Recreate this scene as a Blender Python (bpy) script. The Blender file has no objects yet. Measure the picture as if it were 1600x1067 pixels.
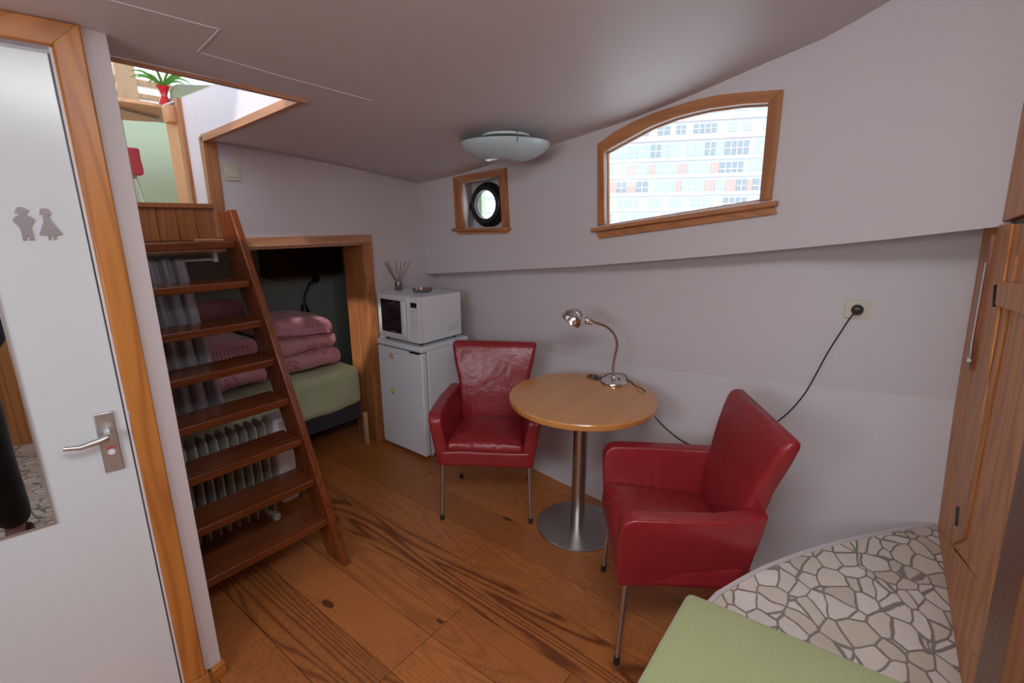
import bpy, bmesh, math, random
import numpy as np
from mathutils import Matrix, Vector, noise
from math import sin, cos, pi, atan, radians, degrees, sqrt
S = bpy.context.scene
COL = S.collection
random.seed(7)

# ------------------------------------------------------------------ camera
FPX, CX, CY = 749.0, 800.0, 533.5
PITCH = atan(188.5 / FPX); AZ = radians(52.6)
CAM = np.array([0.0, 0.0, 1.65])
Fh = np.array([sin(AZ), cos(AZ), 0]); Rv = np.array([cos(AZ), -sin(AZ), 0])
Fv = Fh * cos(PITCH) + np.array([0, 0, -sin(PITCH)]); Uv = np.cross(Rv, Fv)
cd = bpy.data.cameras.new('camera'); cam = bpy.data.objects.new('camera', cd); COL.objects.link(cam)
cd.sensor_width = 36; cd.lens = FPX / 1600 * 36; cd.clip_start = 0.02; cd.clip_end = 500
cam.matrix_world = Matrix(((Rv[0], Uv[0], -Fv[0], CAM[0]), (Rv[1], Uv[1], -Fv[1], CAM[1]), (Rv[2], Uv[2], -Fv[2], CAM[2]), (0, 0, 0, 1)))
S.camera = cam
# ------------------------------------------------------------------ sky, sun, daylight, added fill, exposure
vs = S.view_settings
vs.view_transform = 'Standard'; vs.look = 'None'; vs.gamma = 1; vs.use_curve_mapping = False; vs.exposure = 0.4
W = bpy.data.worlds.new('sky'); S.world = W; W.use_nodes = True
wn = W.node_tree; wn.nodes.clear()
wo = wn.nodes.new('ShaderNodeOutputWorld'); wb = wn.nodes.new('ShaderNodeBackground')
wt = wn.nodes.new('ShaderNodeTexCoord'); ws = wn.nodes.new('ShaderNodeSeparateXYZ'); wr = wn.nodes.new('ShaderNodeValToRGB')
wm = wn.nodes.new('ShaderNodeMapRange'); wm.inputs[1].default_value = -1; wm.inputs[2].default_value = 1
wn.links.new(wt.outputs['Generated'], ws.inputs[0]); wn.links.new(ws.outputs[2], wm.inputs[0]); wn.links.new(wm.outputs[0], wr.inputs[0])
cr = wr.color_ramp; cr.elements[0].position = 0.0; cr.elements[0].color = (0.42, 0.50, 0.56, 1)
cr.elements[1].position = 1.0; cr.elements[1].color = (0.62, 0.78, 1.0, 1)
e = cr.elements.new(0.5); e.color = (0.86, 0.93, 1.0, 1)
wn.links.new(wr.outputs[0], wb.inputs[0]); wb.inputs[1].default_value = 2.5
wn.links.new(wb.outputs[0], wo.inputs[0])
sd = bpy.data.lights.new('sun', 'SUN'); sd.energy = 1.8; sd.angle = radians(2); sd.color = (1, 0.95, 0.86)
so = bpy.data.objects.new('sun', sd); COL.objects.link(so)
so.rotation_euler = Vector((0.62, 0.42, -0.66)).to_track_quat('-Z', 'Y').to_euler()
def area(name, loc, aim, sx, sy, power, col):
    l = bpy.data.lights.new(name, 'AREA'); l.shape = 'RECTANGLE'; l.size = sx; l.size_y = sy; l.energy = power; l.color = col
    o = bpy.data.objects.new(name, l); COL.objects.link(o); o.location = loc
    o.rotation_euler = (Vector(aim) - Vector(loc)).to_track_quat('-Z', 'Y').to_euler(); return o
area('daylight_port_window', (-1.52, 0.35, 1.75), (1.5, 0.5, 1.15), 1.5, 0.55, 14, (0.90, 0.95, 1.0))
area('overhead_fill', (0.15, 0.10, 2.35), (0.95, 0.45, 0.0), 1.0, 0.6, 30, (0.93, 0.96, 1.0))  # added fill lamp above the camera, brightens floor and bench; ceiling is closed there

# ------------------------------------------------------------------ measuring helpers (rays through the lens onto real planes)
def ray(x, y): return Fv + Rv * (x - CX) / FPX - Uv * (y - CY) / FPX
def onplane(x, y, p, n):
    d = ray(x, y); p = np.array(p, float); n = np.array(n, float); return CAM + d * np.dot(p - CAM, n) / np.dot(d, n)
def onx(x, y, X): return onplane(x, y, [X, 0, 0], [1, 0, 0])
def ony(x, y, Y): return onplane(x, y, [0, Y, 0], [0, 1, 0])
def onz(x, y, Z=0.): return onplane(x, y, [0, 0, Z], [0, 0, 1])
def lerp(a, b, t): return a + (b - a) * t
def interp(tab, v): return float(np.interp(v, [t[0] for t in tab], [t[1] for t in tab]))

# ------------------------------------------------------------------ materials
MATS = {}
class NT:
    def __init__(s, name):
        s.m = bpy.data.materials.new(name); s.m.use_nodes = True; s.t = s.m.node_tree
        s.b = s.t.nodes['Principled BSDF']; s.out = s.t.nodes['Material Output']; MATS[name] = s.m
    def n(s, typ, **k):
        o = s.t.nodes.new('ShaderNode' + typ)
        for a, v in k.items():
            if a.startswith('i_'): o.inputs[a[2:].replace('_', ' ')].default_value = v
            else: setattr(o, a, v)
        return o
    def l(s, a, b): s.t.links.new(a, b)
    def setp(s, **k):
        for a, v in k.items():
            i = s.b.inputs[a.replace('_', ' ')]
            if isinstance(v, tuple) and len(v) == 3: v = v + (1,)
            if hasattr(v, 'is_linked') or isinstance(v, bpy.types.NodeSocket): s.l(v, i)
            else: i.default_value = v
    def math(s, op, a, b=None, c=None):
        o = s.n('Math', operation=op)
        for k, v in enumerate((a, b, c)):
            if v is None: continue
            if isinstance(v, bpy.types.NodeSocket): s.l(v, o.inputs[k])
            else: o.inputs[k].default_value = v
        return o.outputs[0]
    def ramp(s, f, *stops):
        o = s.n('ValToRGB'); s.l(f, o.inputs[0]); e = o.color_ramp.elements
        for k, (p, c) in enumerate(stops):
            el = e[k] if k < 2 else e.new(p)
            el.position = p; el.color = tuple(c) + (1,) if len(c) == 3 else c
        return o.outputs[0]
    def mix(s, f, a, b, mode='MIX'):
        o = s.n('Mix', data_type='RGBA', blend_type=mode)
        for i, v in ((0, f), (6, a), (7, b)):
            if isinstance(v, bpy.types.NodeSocket): s.l(v, o.inputs[i])
            else: o.inputs[i].default_value = v if i == 0 else tuple(v) + (1,) if len(v) == 3 else v
        return o.outputs[2]
    def vec(s, scale=(1, 1, 1), rot=(0, 0, 0), src=None):
        if src is None: src = s.n('TexCoord').outputs['Object']
        m = s.n('Mapping'); m.inputs['Scale'].default_value = scale; m.inputs['Rotation'].default_value = rot
        s.l(src, m.inputs[0]); return m.outputs[0]
    def noise(s, vec, scale=5, det=3, rough=.5, dist=0):
        o = s.n('TexNoise'); s.l(vec, o.inputs['Vector']); o.inputs['Scale'].default_value = scale
        o.inputs['Detail'].default_value = det; o.inputs['Roughness'].default_value = rough; o.inputs['Distortion'].default_value = dist
        return o.outputs['Fac']
    def bump(s, h, st=.2, d=.01):
        o = s.n('Bump'); o.inputs['Strength'].default_value = st; o.inputs['Distance'].default_value = d
        s.l(h, o.inputs['Height']); s.l(o.outputs[0], s.b.inputs['Normal']); return o

def plain(name, col, rough=.5, metal=0, bump=0, bscale=60, var=0, **k):
    t = NT(name); t.setp(Base_Color=col, Roughness=rough, Metallic=metal, **k)
    v = t.vec()
    if var:
        f = t.noise(v, 3, 4)
        t.setp(Base_Color=t.mix(f, tuple(c * (1 - var) for c in col), tuple(min(1, c * (1 + var)) for c in col)))
    if bump: t.bump(t.noise(v, bscale, 3), bump, .004)
    return t.m

def wood(name, light, dark, axis='Z', rough=.4, ring=26, across=7, along=.55, lines=.55, coat=0., seeds=False, blotch=.45):
    """growth rings as contour lines of stretched noise: straight grain with flames"""
    t = NT(name); tc = t.n('TexCoord').outputs['Object']
    k = 'XYZ'.index(axis); sc = [across] * 3; sc[k] = along
    m = t.n('Mapping'); m.inputs['Scale'].default_value = sc; t.l(tc, m.inputs[0]); v = m.outputs[0]
    if seeds:
        at = t.n('Attribute', attribute_name='seed'); cb = t.n('CombineXYZ'); t.l(at.outputs['Fac'], cb.inputs[2]); t.l(at.outputs['Fac'], cb.inputs[1])
        va = t.n('VectorMath', operation='ADD'); t.l(v, va.inputs[0]); t.l(cb.outputs[0], va.inputs[1]); v = va.outputs[0]
    else:
        oi = t.n('ObjectInfo'); va = t.n('VectorMath', operation='ADD'); t.l(v, va.inputs[0])
        q = t.math('MULTIPLY', oi.outputs['Random'], 37.0); cb = t.n('CombineXYZ')
        for i in range(3): t.l(q, cb.inputs[i])
        t.l(cb.outputs[0], va.inputs[1]); v = va.outputs[0]
    n1 = t.noise(v, 1.0, 1.5, .4)
    rg = t.math('SINE', t.math('MULTIPLY', n1, ring * 6.0))
    rg = t.math('POWER', t.math('MULTIPLY_ADD', rg, .5, .5), 2.0)
    if seeds: rg = t.math('MULTIPLY', rg, t.n('Attribute', attribute_name='grain').outputs['Fac'])
    sc2 = [110] * 3; sc2[k] = 3
    fib = t.noise(t.vec(tuple(sc2), src=tc), 1.0, 3, .6)
    blo = t.noise(t.vec(tuple(1.4 if i != k else .5 for i in range(3)), src=tc), 1.5, 2)
    f = t.math('MULTIPLY_ADD', rg, lines, t.math('MULTIPLY', fib, .35))
    mid = tuple(lerp(a, b, .45) for a, b in zip(light, dark))
    c = t.ramp(f, (0.05, light), (0.55, mid), (0.95, dark))
    c = t.mix(t.math('MULTIPLY', blo, blotch), c, tuple(x * .62 for x in mid), 'MIX')
    return t, c, f, fib, rough, coat
def woodm(name, light, dark, **k):
    t, c, f, fib, rough, coat = wood(name, light, dark, **k)
    t.setp(Base_Color=c, Roughness=rough, Coat_Weight=coat, Coat_Roughness=.15); t.bump(f, .12, .002); return t.m

PAINT = plain('wall_paint', (0.63, 0.568, 0.582), .55, bump=.12, bscale=35)
PAINTC = plain('ceiling_paint', (0.64, 0.58, 0.585), .5, bump=.08, bscale=18)
PAINTD = plain('door_paint', (0.60, 0.63, 0.65), .22, bump=.03, bscale=12)
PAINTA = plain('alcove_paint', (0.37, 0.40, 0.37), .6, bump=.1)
PAINTG = plain('green_paint', (0.55, 0.68, 0.48), .6)
WHITE = plain('white_enamel', (0.76, 0.79, 0.84), .28)
WHITEP = plain('white_plastic', (0.70, 0.71, 0.73), .4)
CREAM = plain('cream_plastic', (0.62, 0.55, 0.44), .4)
BLACK = plain('black_plastic', (0.012, 0.012, 0.013), .4)
RUBBER = plain('rubber', (0.015, 0.015, 0.015), .7)
CHROME = plain('chrome', (0.78, 0.76, 0.74), .12, 1)
STEEL = plain('brushed_steel', (0.50, 0.485, 0.47), .3, 1, bump=.05, bscale=200)
ALU = plain('aluminium', (0.55, 0.56, 0.58), .38, 1)
MIRROR = plain('mirror_glass', (0.38, 0.38, 0.38), .01, 1)
BGLASS = plain('black_glass', (0.008, 0.008, 0.009), .06)
RED = plain('red_print', (0.6, 0.03, 0.04), .5)
YELLOW = plain('yellow_enamel', (0.62, 0.62, 0.12), .4)
GREY = plain('grey_print', (0.25, 0.26, 0.28), .5)
FRAMEW = woodm('frame_pine', (0.56, 0.215, 0.045), (0.30, 0.085, 0.014), axis='Z', rough=.38, ring=18)
FRAMEX = woodm('frame_pine_across', (0.56, 0.215, 0.045), (0.30, 0.085, 0.014), axis='X', rough=.38, ring=18)
TRIMY = woodm('window_pine', (0.58, 0.25, 0.10), (0.36, 0.13, 0.05), axis='Y', rough=.4, ring=12)
TRIMZ = woodm('post_pine', (0.52, 0.21, 0.075), (0.28, 0.09, 0.03), axis='Z', rough=.4, ring=14)
TRIMX = woodm('header_pine', (0.58, 0.28, 0.15), (0.36, 0.14, 0.065), axis='X', rough=.4, ring=14)
LADDER = woodm('ladder_varnish', (0.20, 0.052, 0.015), (0.10, 0.022, 0.006), axis='X', rough=.25, ring=9, coat=.3)
LADDERZ = woodm('stringer_varnish', (0.24, 0.06, 0.015), (0.13, 0.026, 0.007), axis='Z', rough=.25, ring=9, coat=.3)
PANELZ = woodm('bulkhead_pine', (0.70, 0.285, 0.085), (0.36, 0.115, 0.028), axis='Z', blotch=.15, rough=.45, ring=12, coat=.05)
PANELR = woodm('landing_pine', (0.40, 0.14, 0.04), (0.19, 0.05, 0.014), axis='Z', rough=.35, ring=22)
TABLEW = woodm('table_beech', (0.72, 0.33, 0.10), (0.52, 0.20, 0.05), axis='X', rough=.22, ring=7, coat=.5, lines=.35)
DARKW = woodm('dark_board', (0.10, 0.035, 0.018), (0.05, 0.016, 0.008), axis='X', rough=.5)
PALEW = woodm('pale_pine', (0.66, 0.45, 0.27), (0.5, 0.30, 0.15), axis='Z', rough=.5, ring=8)

def floor_mat():
    t, c, f, fib, r, coat = wood('floor_pine', (0.58, 0.205, 0.052), (0.15, 0.034, 0.009), axis='Y', ring=34, across=4.4, along=.34, lines=.66, blotch=.25, seeds=True)
    tc = t.n('TexCoord').outputs['Object']
    tone = t.n('Attribute', attribute_name='tone').outputs['Fac']
    c = t.mix(1.0, c, t.ramp(tone, (0, (0.78, 0.72, 0.66)), (1, (1.12, 1.10, 1.06))), 'MULTIPLY')
    vo = t.n('TexVoronoi', feature='F1'); t.l(t.vec((5.2, 2.3, 1), src=tc), vo.inputs['Vector']); vo.inputs['Scale'].default_value = 1
    sp = t.n('SeparateXYZ'); t.l(vo.outputs['Color'], sp.inputs[0])
    sel = t.math('GREATER_THAN', sp.outputs[0], .52)
    kd = t.math('MULTIPLY', t.math('LESS_THAN', t.math('ADD', vo.outputs['Distance'], t.math('MULTIPLY', t.noise(t.vec((30, 30, 1), src=tc), 1), .05)), t.math('MULTIPLY_ADD', sp.outputs[1], .09, .07)), sel)
    c = t.mix(t.math('MULTIPLY', kd, .85), c, (0.035, 0.010, 0.005))
    # thin scratches: long wandering contour lines of noise
    sn = t.noise(t.vec((9, 9, 1), src=tc), 1.6, 5, .75, 1.2)
    sc = t.math('LESS_THAN', t.math('ABSOLUTE', t.math('SUBTRACT', sn, .5)), .008)
    pm = t.math('GREATER_THAN', t.noise(t.vec((1.7, 1.7, 1), src=tc), 1.3, 2), .47)
    c = t.mix(t.math('MULTIPLY', t.math('MULTIPLY', sc, pm), .7), c, (0.05, 0.018, 0.01))
    wear = t.noise(t.vec((3, 2, 1), src=tc), 1.5, 5, .65)
    t.setp(Base_Color=t.mix(t.math('MULTIPLY', wear, .25), c, (0.20, 0.09, 0.045)), Roughness=t.math('MULTIPLY_ADD', wear, .25, .24))
    t.bump(f, .10, .0015); return t.m
FLOOR = floor_mat()
def mosaic_mat():
    t = NT('mosaic_stone'); tc = t.n('TexCoord').outputs['Object']
    nz = t.n('TexNoise'); nz.inputs['Scale'].default_value = 6; nz.inputs['Detail'].default_value = 2; t.l(tc, nz.inputs['Vector'])
    va = t.n('VectorMath', operation='MULTIPLY_ADD'); t.l(nz.outputs['Color'], va.inputs[0]); va.inputs[1].default_value = (.085, .06, 0); t.l(tc, va.inputs[2])
    fl = t.n('VectorMath', operation='MULTIPLY'); t.l(va.outputs[0], fl.inputs[0]); fl.inputs[1].default_value = (1, 1, 0)
    v = t.vec((12, 17.5, 1), rot=(0, 0, .5), src=fl.outputs[0])
    ed = t.n('TexVoronoi', feature='DISTANCE_TO_EDGE'); t.l(v, ed.inputs['Vector']); ed.inputs['Scale'].default_value = 1
    ce = t.n('TexVoronoi', feature='F1'); t.l(v, ce.inputs['Vector']); ce.inputs['Scale'].default_value = 1
    sp = t.n('SeparateXYZ'); t.l(ce.outputs['Color'], sp.inputs[0])
    stone = t.ramp(sp.outputs[0], (0, (0.60, 0.53, 0.44)), (.35, (0.72, 0.66, 0.57)), (.7, (0.76, 0.69, 0.64)), (1, (0.84, 0.80, 0.75)))
    stone = t.mix(t.math('MULTIPLY', t.noise(tc, 45, 4), .25), stone, (0.42, 0.33, 0.26))
    e2 = t.math('ADD', ed.outputs['Distance'], t.math('MULTIPLY_ADD', t.noise(tc, 60, 2), .03, -.015))
    g = t.n('MapRange', interpolation_type='SMOOTHSTEP'); g.inputs[1].default_value = .022; g.inputs[2].default_value = .055; t.l(e2, g.inputs[0])
    t.setp(Base_Color=t.mix(g.outputs[0], (0.26, 0.22, 0.20), stone), Roughness=t.math('MULTIPLY_ADD', g.outputs[0], -.5, .85))
    h = t.math('ADD', g.outputs[0], t.math('MULTIPLY', t.noise(tc, 30, 3), .15))
    t.bump(h, .7, .004); return t.m
MOSAIC = mosaic_mat()
def leather_mat():
    t = NT('red_leather'); v = t.vec()
    a = t.noise(v, 4, 3, .6, .6)
    t.setp(Base_Color=t.mix(a, (0.235, 0.013, 0.018), (0.315, 0.02, 0.027)), Roughness=t.math('MULTIPLY_ADD', a, .15, .24), Specular_IOR_Level=.55)
    fine = t.noise(v, 350, 2); cr = t.noise(v, 12, 3, .5, 1.4)
    big = t.noise(t.vec((1, 1, .55)), 5.5, 2, .5, 2.2); t.bump(t.math('MULTIPLY_ADD', fine, .05, t.math('MULTIPLY_ADD', big, 1.5, cr)), .33, .008); return t.m
LEATHER = leather_mat()
def felt_mat():
    t = NT('green_wool'); v = t.vec()
    a = t.noise(v, 260, 4, .7); b = t.noise(v, 5, 2)
    c = t.mix(a, (0.22, 0.27, 0.10), (0.50, 0.55, 0.27))
    t.setp(Base_Color=t.mix(t.math('MULTIPLY', b, .4), c, (0.45, 0.46, 0.24)), Roughness=.95, Sheen_Weight=.3); t.bump(a, .5, .003); return t.m
FELT = felt_mat()
def cloth(name, col, col2, folds=.25, fs=7):
    t = NT(name); v = t.vec(); a = t.noise(v, fs, 3, .5, .8)
    t.setp(Base_Color=t.mix(a, col, col2), Roughness=.85, Sheen_Weight=.2); t.bump(t.math('MULTIPLY_ADD', t.noise(v, 500, 2), .04, a), folds, .02); return t.m
SHEET = cloth('green_sheet', (0.40, 0.46, 0.27), (0.50, 0.56, 0.36))
SLATE = cloth('dark_base_cloth', (0.018, 0.022, 0.03), (0.03, 0.035, 0.045), .1)
REDCLOTH = cloth('red_cloth', (0.60, 0.06, 0.09), (0.72, 0.10, 0.13))
ROCKC = cloth('grey_green_cloth', (0.20, 0.22, 0.14), (0.32, 0.33, 0.22))
TROUSER = cloth('dark_trouser', (0.018, 0.018, 0.022), (0.03, 0.03, 0.035))
JACKET = cloth('dark_jacket', (0.02, 0.024, 0.035), (0.03, 0.035, 0.05))
SKIN = plain('skin', (0.55, 0.32, 0.24), .5); HAIR = plain('hair', (0.05, 0.03, 0.02), .6, bump=.4)
def pink_mat():
    t = NT('pink_flowered_cotton'); v = t.vec()
    vo = t.n('TexVoronoi', feature='F1'); t.l(t.vec((8, 8, 8)), vo.inputs['Vector']); vo.inputs['Scale'].default_value = 1
    pet = t.math('MULTIPLY', t.math('LESS_THAN', vo.outputs['Distance'], .42), t.math('GREATER_THAN', t.math('SINE', t.math('MULTIPLY', t.noise(v, 22, 3, .5, 1.5), 55)), .35))
    a = t.noise(v, 6, 3, .5, .6)
    c = t.mix(a, (0.46, 0.19, 0.22), (0.62, 0.31, 0.35))
    t.setp(Base_Color=t.mix(t.math('MULTIPLY', pet, .75), c, (0.20, 0.035, 0.06)), Roughness=.85, Sheen_Weight=.2); t.bump(a, .4, .03); return t.m
PINK = pink_mat()
def gingham_mat():
    t = NT('pink_gingham'); ck = t.n('TexChecker'); ck.inputs['Scale'].default_value = 95; t.l(t.vec(), ck.inputs['Vector'])
    ck.inputs['Color1'].default_value = (0.62, 0.42, 0.46, 1); ck.inputs['Color2'].default_value = (0.34, 0.06, 0.12, 1)
    t.l(ck.outputs['Color'], t.b.inputs['Base Color']); t.setp(Roughness=.9); return t.m
GINGHAM = gingham_mat()
def satin():
    t = NT('grey_satin'); v = t.vec(); t.setp(Base_Color=(0.32, 0.325, 0.36), Roughness=.33, Metallic=.25, Sheen_Weight=.3); t.bump(t.noise(v, 400, 2), .08, .002); return t.m
SATIN = satin()
def glass(name, tint=(1, 1, 1), refl=.1, rough=.02):
    t = NT(name); tr = t.n('BsdfTransparent'); tr.inputs[0].default_value = tint + (1,); gl = t.n('BsdfGlossy'); gl.inputs['Roughness'].default_value = rough
    lw = t.n('LayerWeight'); lw.inputs[0].default_value = .35; mx = t.n('MixShader')
    t.l(t.math('MULTIPLY_ADD', lw.outputs['Fresnel'], .25 + refl, refl * .15), mx.inputs[0]); t.l(tr.outputs[0], mx.inputs[1]); t.l(gl.outputs[0], mx.inputs[2]); t.l(mx.outputs[0], t.out.inputs[0]); return t.m
PANE = glass('window_glass', (0.97, 0.98, 0.99), 0.0); BOTTLE = glass('clear_glass', (0.82, 0.84, 0.86), .5)
OPAL = plain('opal_glass', (0.52, 0.60, 0.63), .18, Transmission_Weight=.0, Subsurface_Weight=.15)
BRONZE = plain('dark_bronze', (0.045, 0.042, 0.038), .35, .7, bump=.3, bscale=40)
LEAF = plain('leaf', (0.12, 0.35, 0.05), .5); VASE = plain('red_glaze', (0.55, 0.02, 0.03), .1)
REED = plain('reed', (0.25, 0.075, 0.03), .6)

# ------------------------------------------------------------------ mesh helpers
class B:
    def __init__(s): s.v = []; s.f = []
    def add(s, vs, fs):
        o = len(s.v); s.v += [tuple(map(float, v)) for v in vs]; s.f += [tuple(i + o for i in f) for f in fs]; return s
    def hexa(s, p): return s.add(p, [(3, 2, 1, 0), (4, 5, 6, 7), (0, 1, 5, 4), (1, 2, 6, 5), (2, 3, 7, 6), (3, 0, 4, 7)])
    def box(s, x0, x1, y0, y1, z0, z1): return s.hexa([(x0, y0, z0), (x1, y0, z0), (x1, y1, z0), (x0, y1, z0), (x0, y0, z1), (x1, y0, z1), (x1, y1, z1), (x0, y1, z1)])
    def tube(s, pts, r, n=10, cap=True):
        pts = [Vector(p) for p in pts]; rs = r if isinstance(r, (list, tuple)) else [r] * len(pts); vs = []; fs = []
        up = None
        for i, p in enumerate(pts):
            d = (pts[min(i + 1, len(pts) - 1)] - pts[max(i - 1, 0)]).normalized()
            if up is None: up = Vector((0, 0, 1)) if abs(d.z) < .9 else Vector((1, 0, 0))
            a = d.cross(up).normalized(); b = a.cross(d).normalized(); up = b
            for k in range(n):
                t = 2 * pi * k / n; vs.append(p + a * (cos(t) * rs[i]) + b * (sin(t) * rs[i]))
        for i in range(len(pts) - 1):
            for k in range(n):
                k2 = (k + 1) % n; fs.append((i * n + k, i * n + k2, (i + 1) * n + k2, (i + 1) * n + k))
        if cap: fs.append(tuple(range(n - 1, -1, -1))); fs.append(tuple((len(pts) - 1) * n + k for k in range(n)))
        return s.add(vs, fs)
    def lathe(s, prof, c=(0, 0, 0), n=40, M=None, cap=True):
        vs = []; fs = []; m = len(prof)
        for k in range(n):
            t = 2 * pi * k / n
            for r, z in prof:
                p = Vector((r * cos(t), r * sin(t), z))
                if M is not None: p = M @ p
                vs.append(p + Vector(c))
        for k in range(n):
            k2 = (k + 1) % n
            for i in range(m - 1): fs.append((k * m + i, k2 * m + i, k2 * m + i + 1, k * m + i + 1))
        if cap and prof[0][0] > 1e-6: fs.append(tuple(k * m for k in range(n - 1, -1, -1)))
        if cap and prof[-1][0] > 1e-6: fs.append(tuple(k * m + m - 1 for k in range(n)))
        return s.add(vs, fs)
    def prism(s, poly, ext):
        """poly: 3D loop, ext: extrusion vector"""
        n = len(poly); e = np.array(ext, float); P = [np.array(p, float) for p in poly]
        return s.add(P + [p + e for p in P], [tuple(range(n - 1, -1, -1)), tuple(range(n, 2 * n))] + [(i, (i + 1) % n, n + (i + 1) % n, n + i) for i in range(n)])
    def strip(s, A, Bp, ext):
        """ribbon between two polylines, thickened by ext"""
        e = np.array(ext, float); A = [np.array(p, float) for p in A]; C = [np.array(p, float) for p in Bp]
        return s.loft([[a, c, c + e, a + e] for a, c in zip(A, C)])
    def loft(s, secs, closed=False):
        n = len(secs[0]); vs = [p for q in secs for p in q]; fs = []
        for i in range(len(secs) - 1):
            for k in range(n):
                k2 = (k + 1) % n; fs.append((i * n + k, i * n + k2, (i + 1) * n + k2, (i + 1) * n + k))
        if closed:
            for k in range(n): k2 = (k + 1) % n; m = (len(secs) - 1) * n; fs.append((m + k, m + k2, k2, k))
        else: fs.append(tuple(range(n - 1, -1, -1))); fs.append(tuple((len(secs) - 1) * n + k for k in range(n)))
        return s.add(vs, fs)
    def soft(s, P8, r, n=10, disp=None):
        """rounded, subdivided box warped to the 8 corners P8 (bottom loop, top loop)"""
        P = [Vector(p) for p in P8]
        sz = [((P[1] - P[0]).length + (P[6] - P[7]).length) / 2, ((P[3] - P[0]).length + (P[6] - P[5]).length) / 2, ((P[4] - P[0]).length + (P[6] - P[2]).length) / 2]
        rr = min(r, min(sz) * .499)
        def lines(L):
            e = [0, rr * .15, rr * .45, rr]; mid = [rr + (L - 2 * rr) * k / n for k in range(1, n)]
            return e + mid + [L - x for x in reversed(e)]
        G = [lines(L) for L in sz]; idx = {}; vs = []; fs = []
        def vert(i, j, k):
            key = (i, j, k)
            if key in idx: return idx[key]
            q = Vector((G[0][i], G[1][j], G[2][k])); inn = Vector([min(max(q[a], rr), sz[a] - rr) for a in range(3)])
            d = q - inn
            if d.length > 1e-9: q = inn + d.normalized() * rr
            u, v, w = [q[a] / sz[a] for a in range(3)]
            def tri(u, v, w):
                b = P[0] * (1 - u) * (1 - v) + P[1] * u * (1 - v) + P[2] * u * v + P[3] * (1 - u) * v
                t = P[4] * (1 - u) * (1 - v) + P[5] * u * (1 - v) + P[6] * u * v + P[7] * (1 - u) * v
                return b * (1 - w) + t * w
            o = tri(u, v, w)
            if disp: o = o + Vector(disp(u, v, w, o))
            idx[key] = len(vs); vs.append(o); return idx[key]
        N = [len(g) - 1 for g in G]
        for a, b, c in ((0, 1, 2), (1, 2, 0), (2, 0, 1)):
            for side in (0, N[c]):
                for i in range(N[a]):
                    for j in range(N[b]):
                        def K(i, j):
                            k = [0, 0, 0]; k[a] = i; k[b] = j; k[c] = side; return vert(*k)
                        f = (K(i, j), K(i + 1, j), K(i + 1, j + 1), K(i, j + 1))
                        fs.append(f if side else f[::-1])
        return s.add(vs, fs)
    def build(s, name, mat, parent=None, world=False, bevel=0, seg=2, smooth=True, angle=35, sub=0, solid=0, merge=False):
        me = bpy.data.meshes.new(name); me.from_pydata(s.v, [], s.f)
        bm = bmesh.new(); bm.from_mesh(me)
        if merge: bmesh.ops.remove_doubles(bm, verts=bm.verts, dist=1e-5)
        bmesh.ops.recalc_face_normals(bm, faces=bm.faces); bm.to_mesh(me); bm.free()
        me.materials.append(mat)
        if smooth:
            me.polygons.foreach_set('use_smooth', [True] * len(me.polygons)); me.set_sharp_from_angle(angle=radians(angle))
        o = bpy.data.objects.new(name, me); COL.objects.link(o)
        if parent is not None:
            o.parent = parent
            if world: o.matrix_parent_inverse = MW(parent).inverted()
        if bevel:
            m = o.modifiers.new('bevel', 'BEVEL'); m.width = bevel; m.segments = seg; m.limit_method = 'ANGLE'; m.angle_limit = radians(40)
        if sub:
            m = o.modifiers.new('sub', 'SUBSURF'); m.levels = sub; m.render_levels = sub
        if solid:
            m = o.modifiers.new('solid', 'SOLIDIFY'); m.thickness = solid; m.offset = 0
        return o
def MW(o):
    m = Matrix.LocRotScale(o.location, o.rotation_euler, o.scale)
    return (MW(o.parent) @ o.matrix_parent_inverse @ m) if o.parent else m
def rrect(hx, hy, r, n=5):
    out = []
    for cx, cy, a0 in ((hx - r, hy - r, 0), (-hx + r, hy - r, 90), (-hx + r, -hy + r, 180), (hx - r, -hy + r, 270)):
        for k in range(n + 1):
            a = radians(a0 + 90 * k / n); out.append((cx + r * cos(a), cy + r * sin(a)))
    return out
def tag(o, label=None, cat=None, group=None, kind=None):
    if label: o['label'] = label
    if cat: o['category'] = cat
    if group: o['group'] = group
    if kind: o['kind'] = kind
    return o
def thing(name, label, cat, loc=(0, 0, 0), rz=0, group=None):
    o = bpy.data.objects.new(name, None); COL.objects.link(o); o.location = [float(c) for c in loc]; o.rotation_euler = (0, 0, rz); o.empty_display_size = .05
    return tag(o, label, cat, group)
def struct_root(name, loc=(0, 0, 0)):
    o = bpy.data.objects.new(name, None); COL.objects.link(o); o.location = [float(c) for c in loc]; return tag(o, kind='structure')
def struct(o): return tag(o, kind='structure')
def dup(root, loc, rz, label):
    r = root.copy(); COL.objects.link(r); r.location = loc; r.rotation_euler = (0, 0, rz); r['label'] = label
    for ch in list(root.children):
        c = ch.copy(); COL.objects.link(c); c.parent = r
        for g in list(ch.children):
            d = g.copy(); COL.objects.link(d); d.parent = c
    return r
def cut(o, cutters):
    """apply boolean holes and drop the cutters"""
    for c in cutters:
        m = o.modifiers.new('hole', 'BOOLEAN'); m.object = c; m.operation = 'DIFFERENCE'; m.solver = 'EXACT'
    dg = bpy.context.evaluated_depsgraph_get(); dg.update()
    me = bpy.data.meshes.new_from_object(o.evaluated_get(dg)); o.modifiers.clear(); o.data = me
    for c in cutters: bpy.data.objects.remove(c, do_unlink=True)

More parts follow.
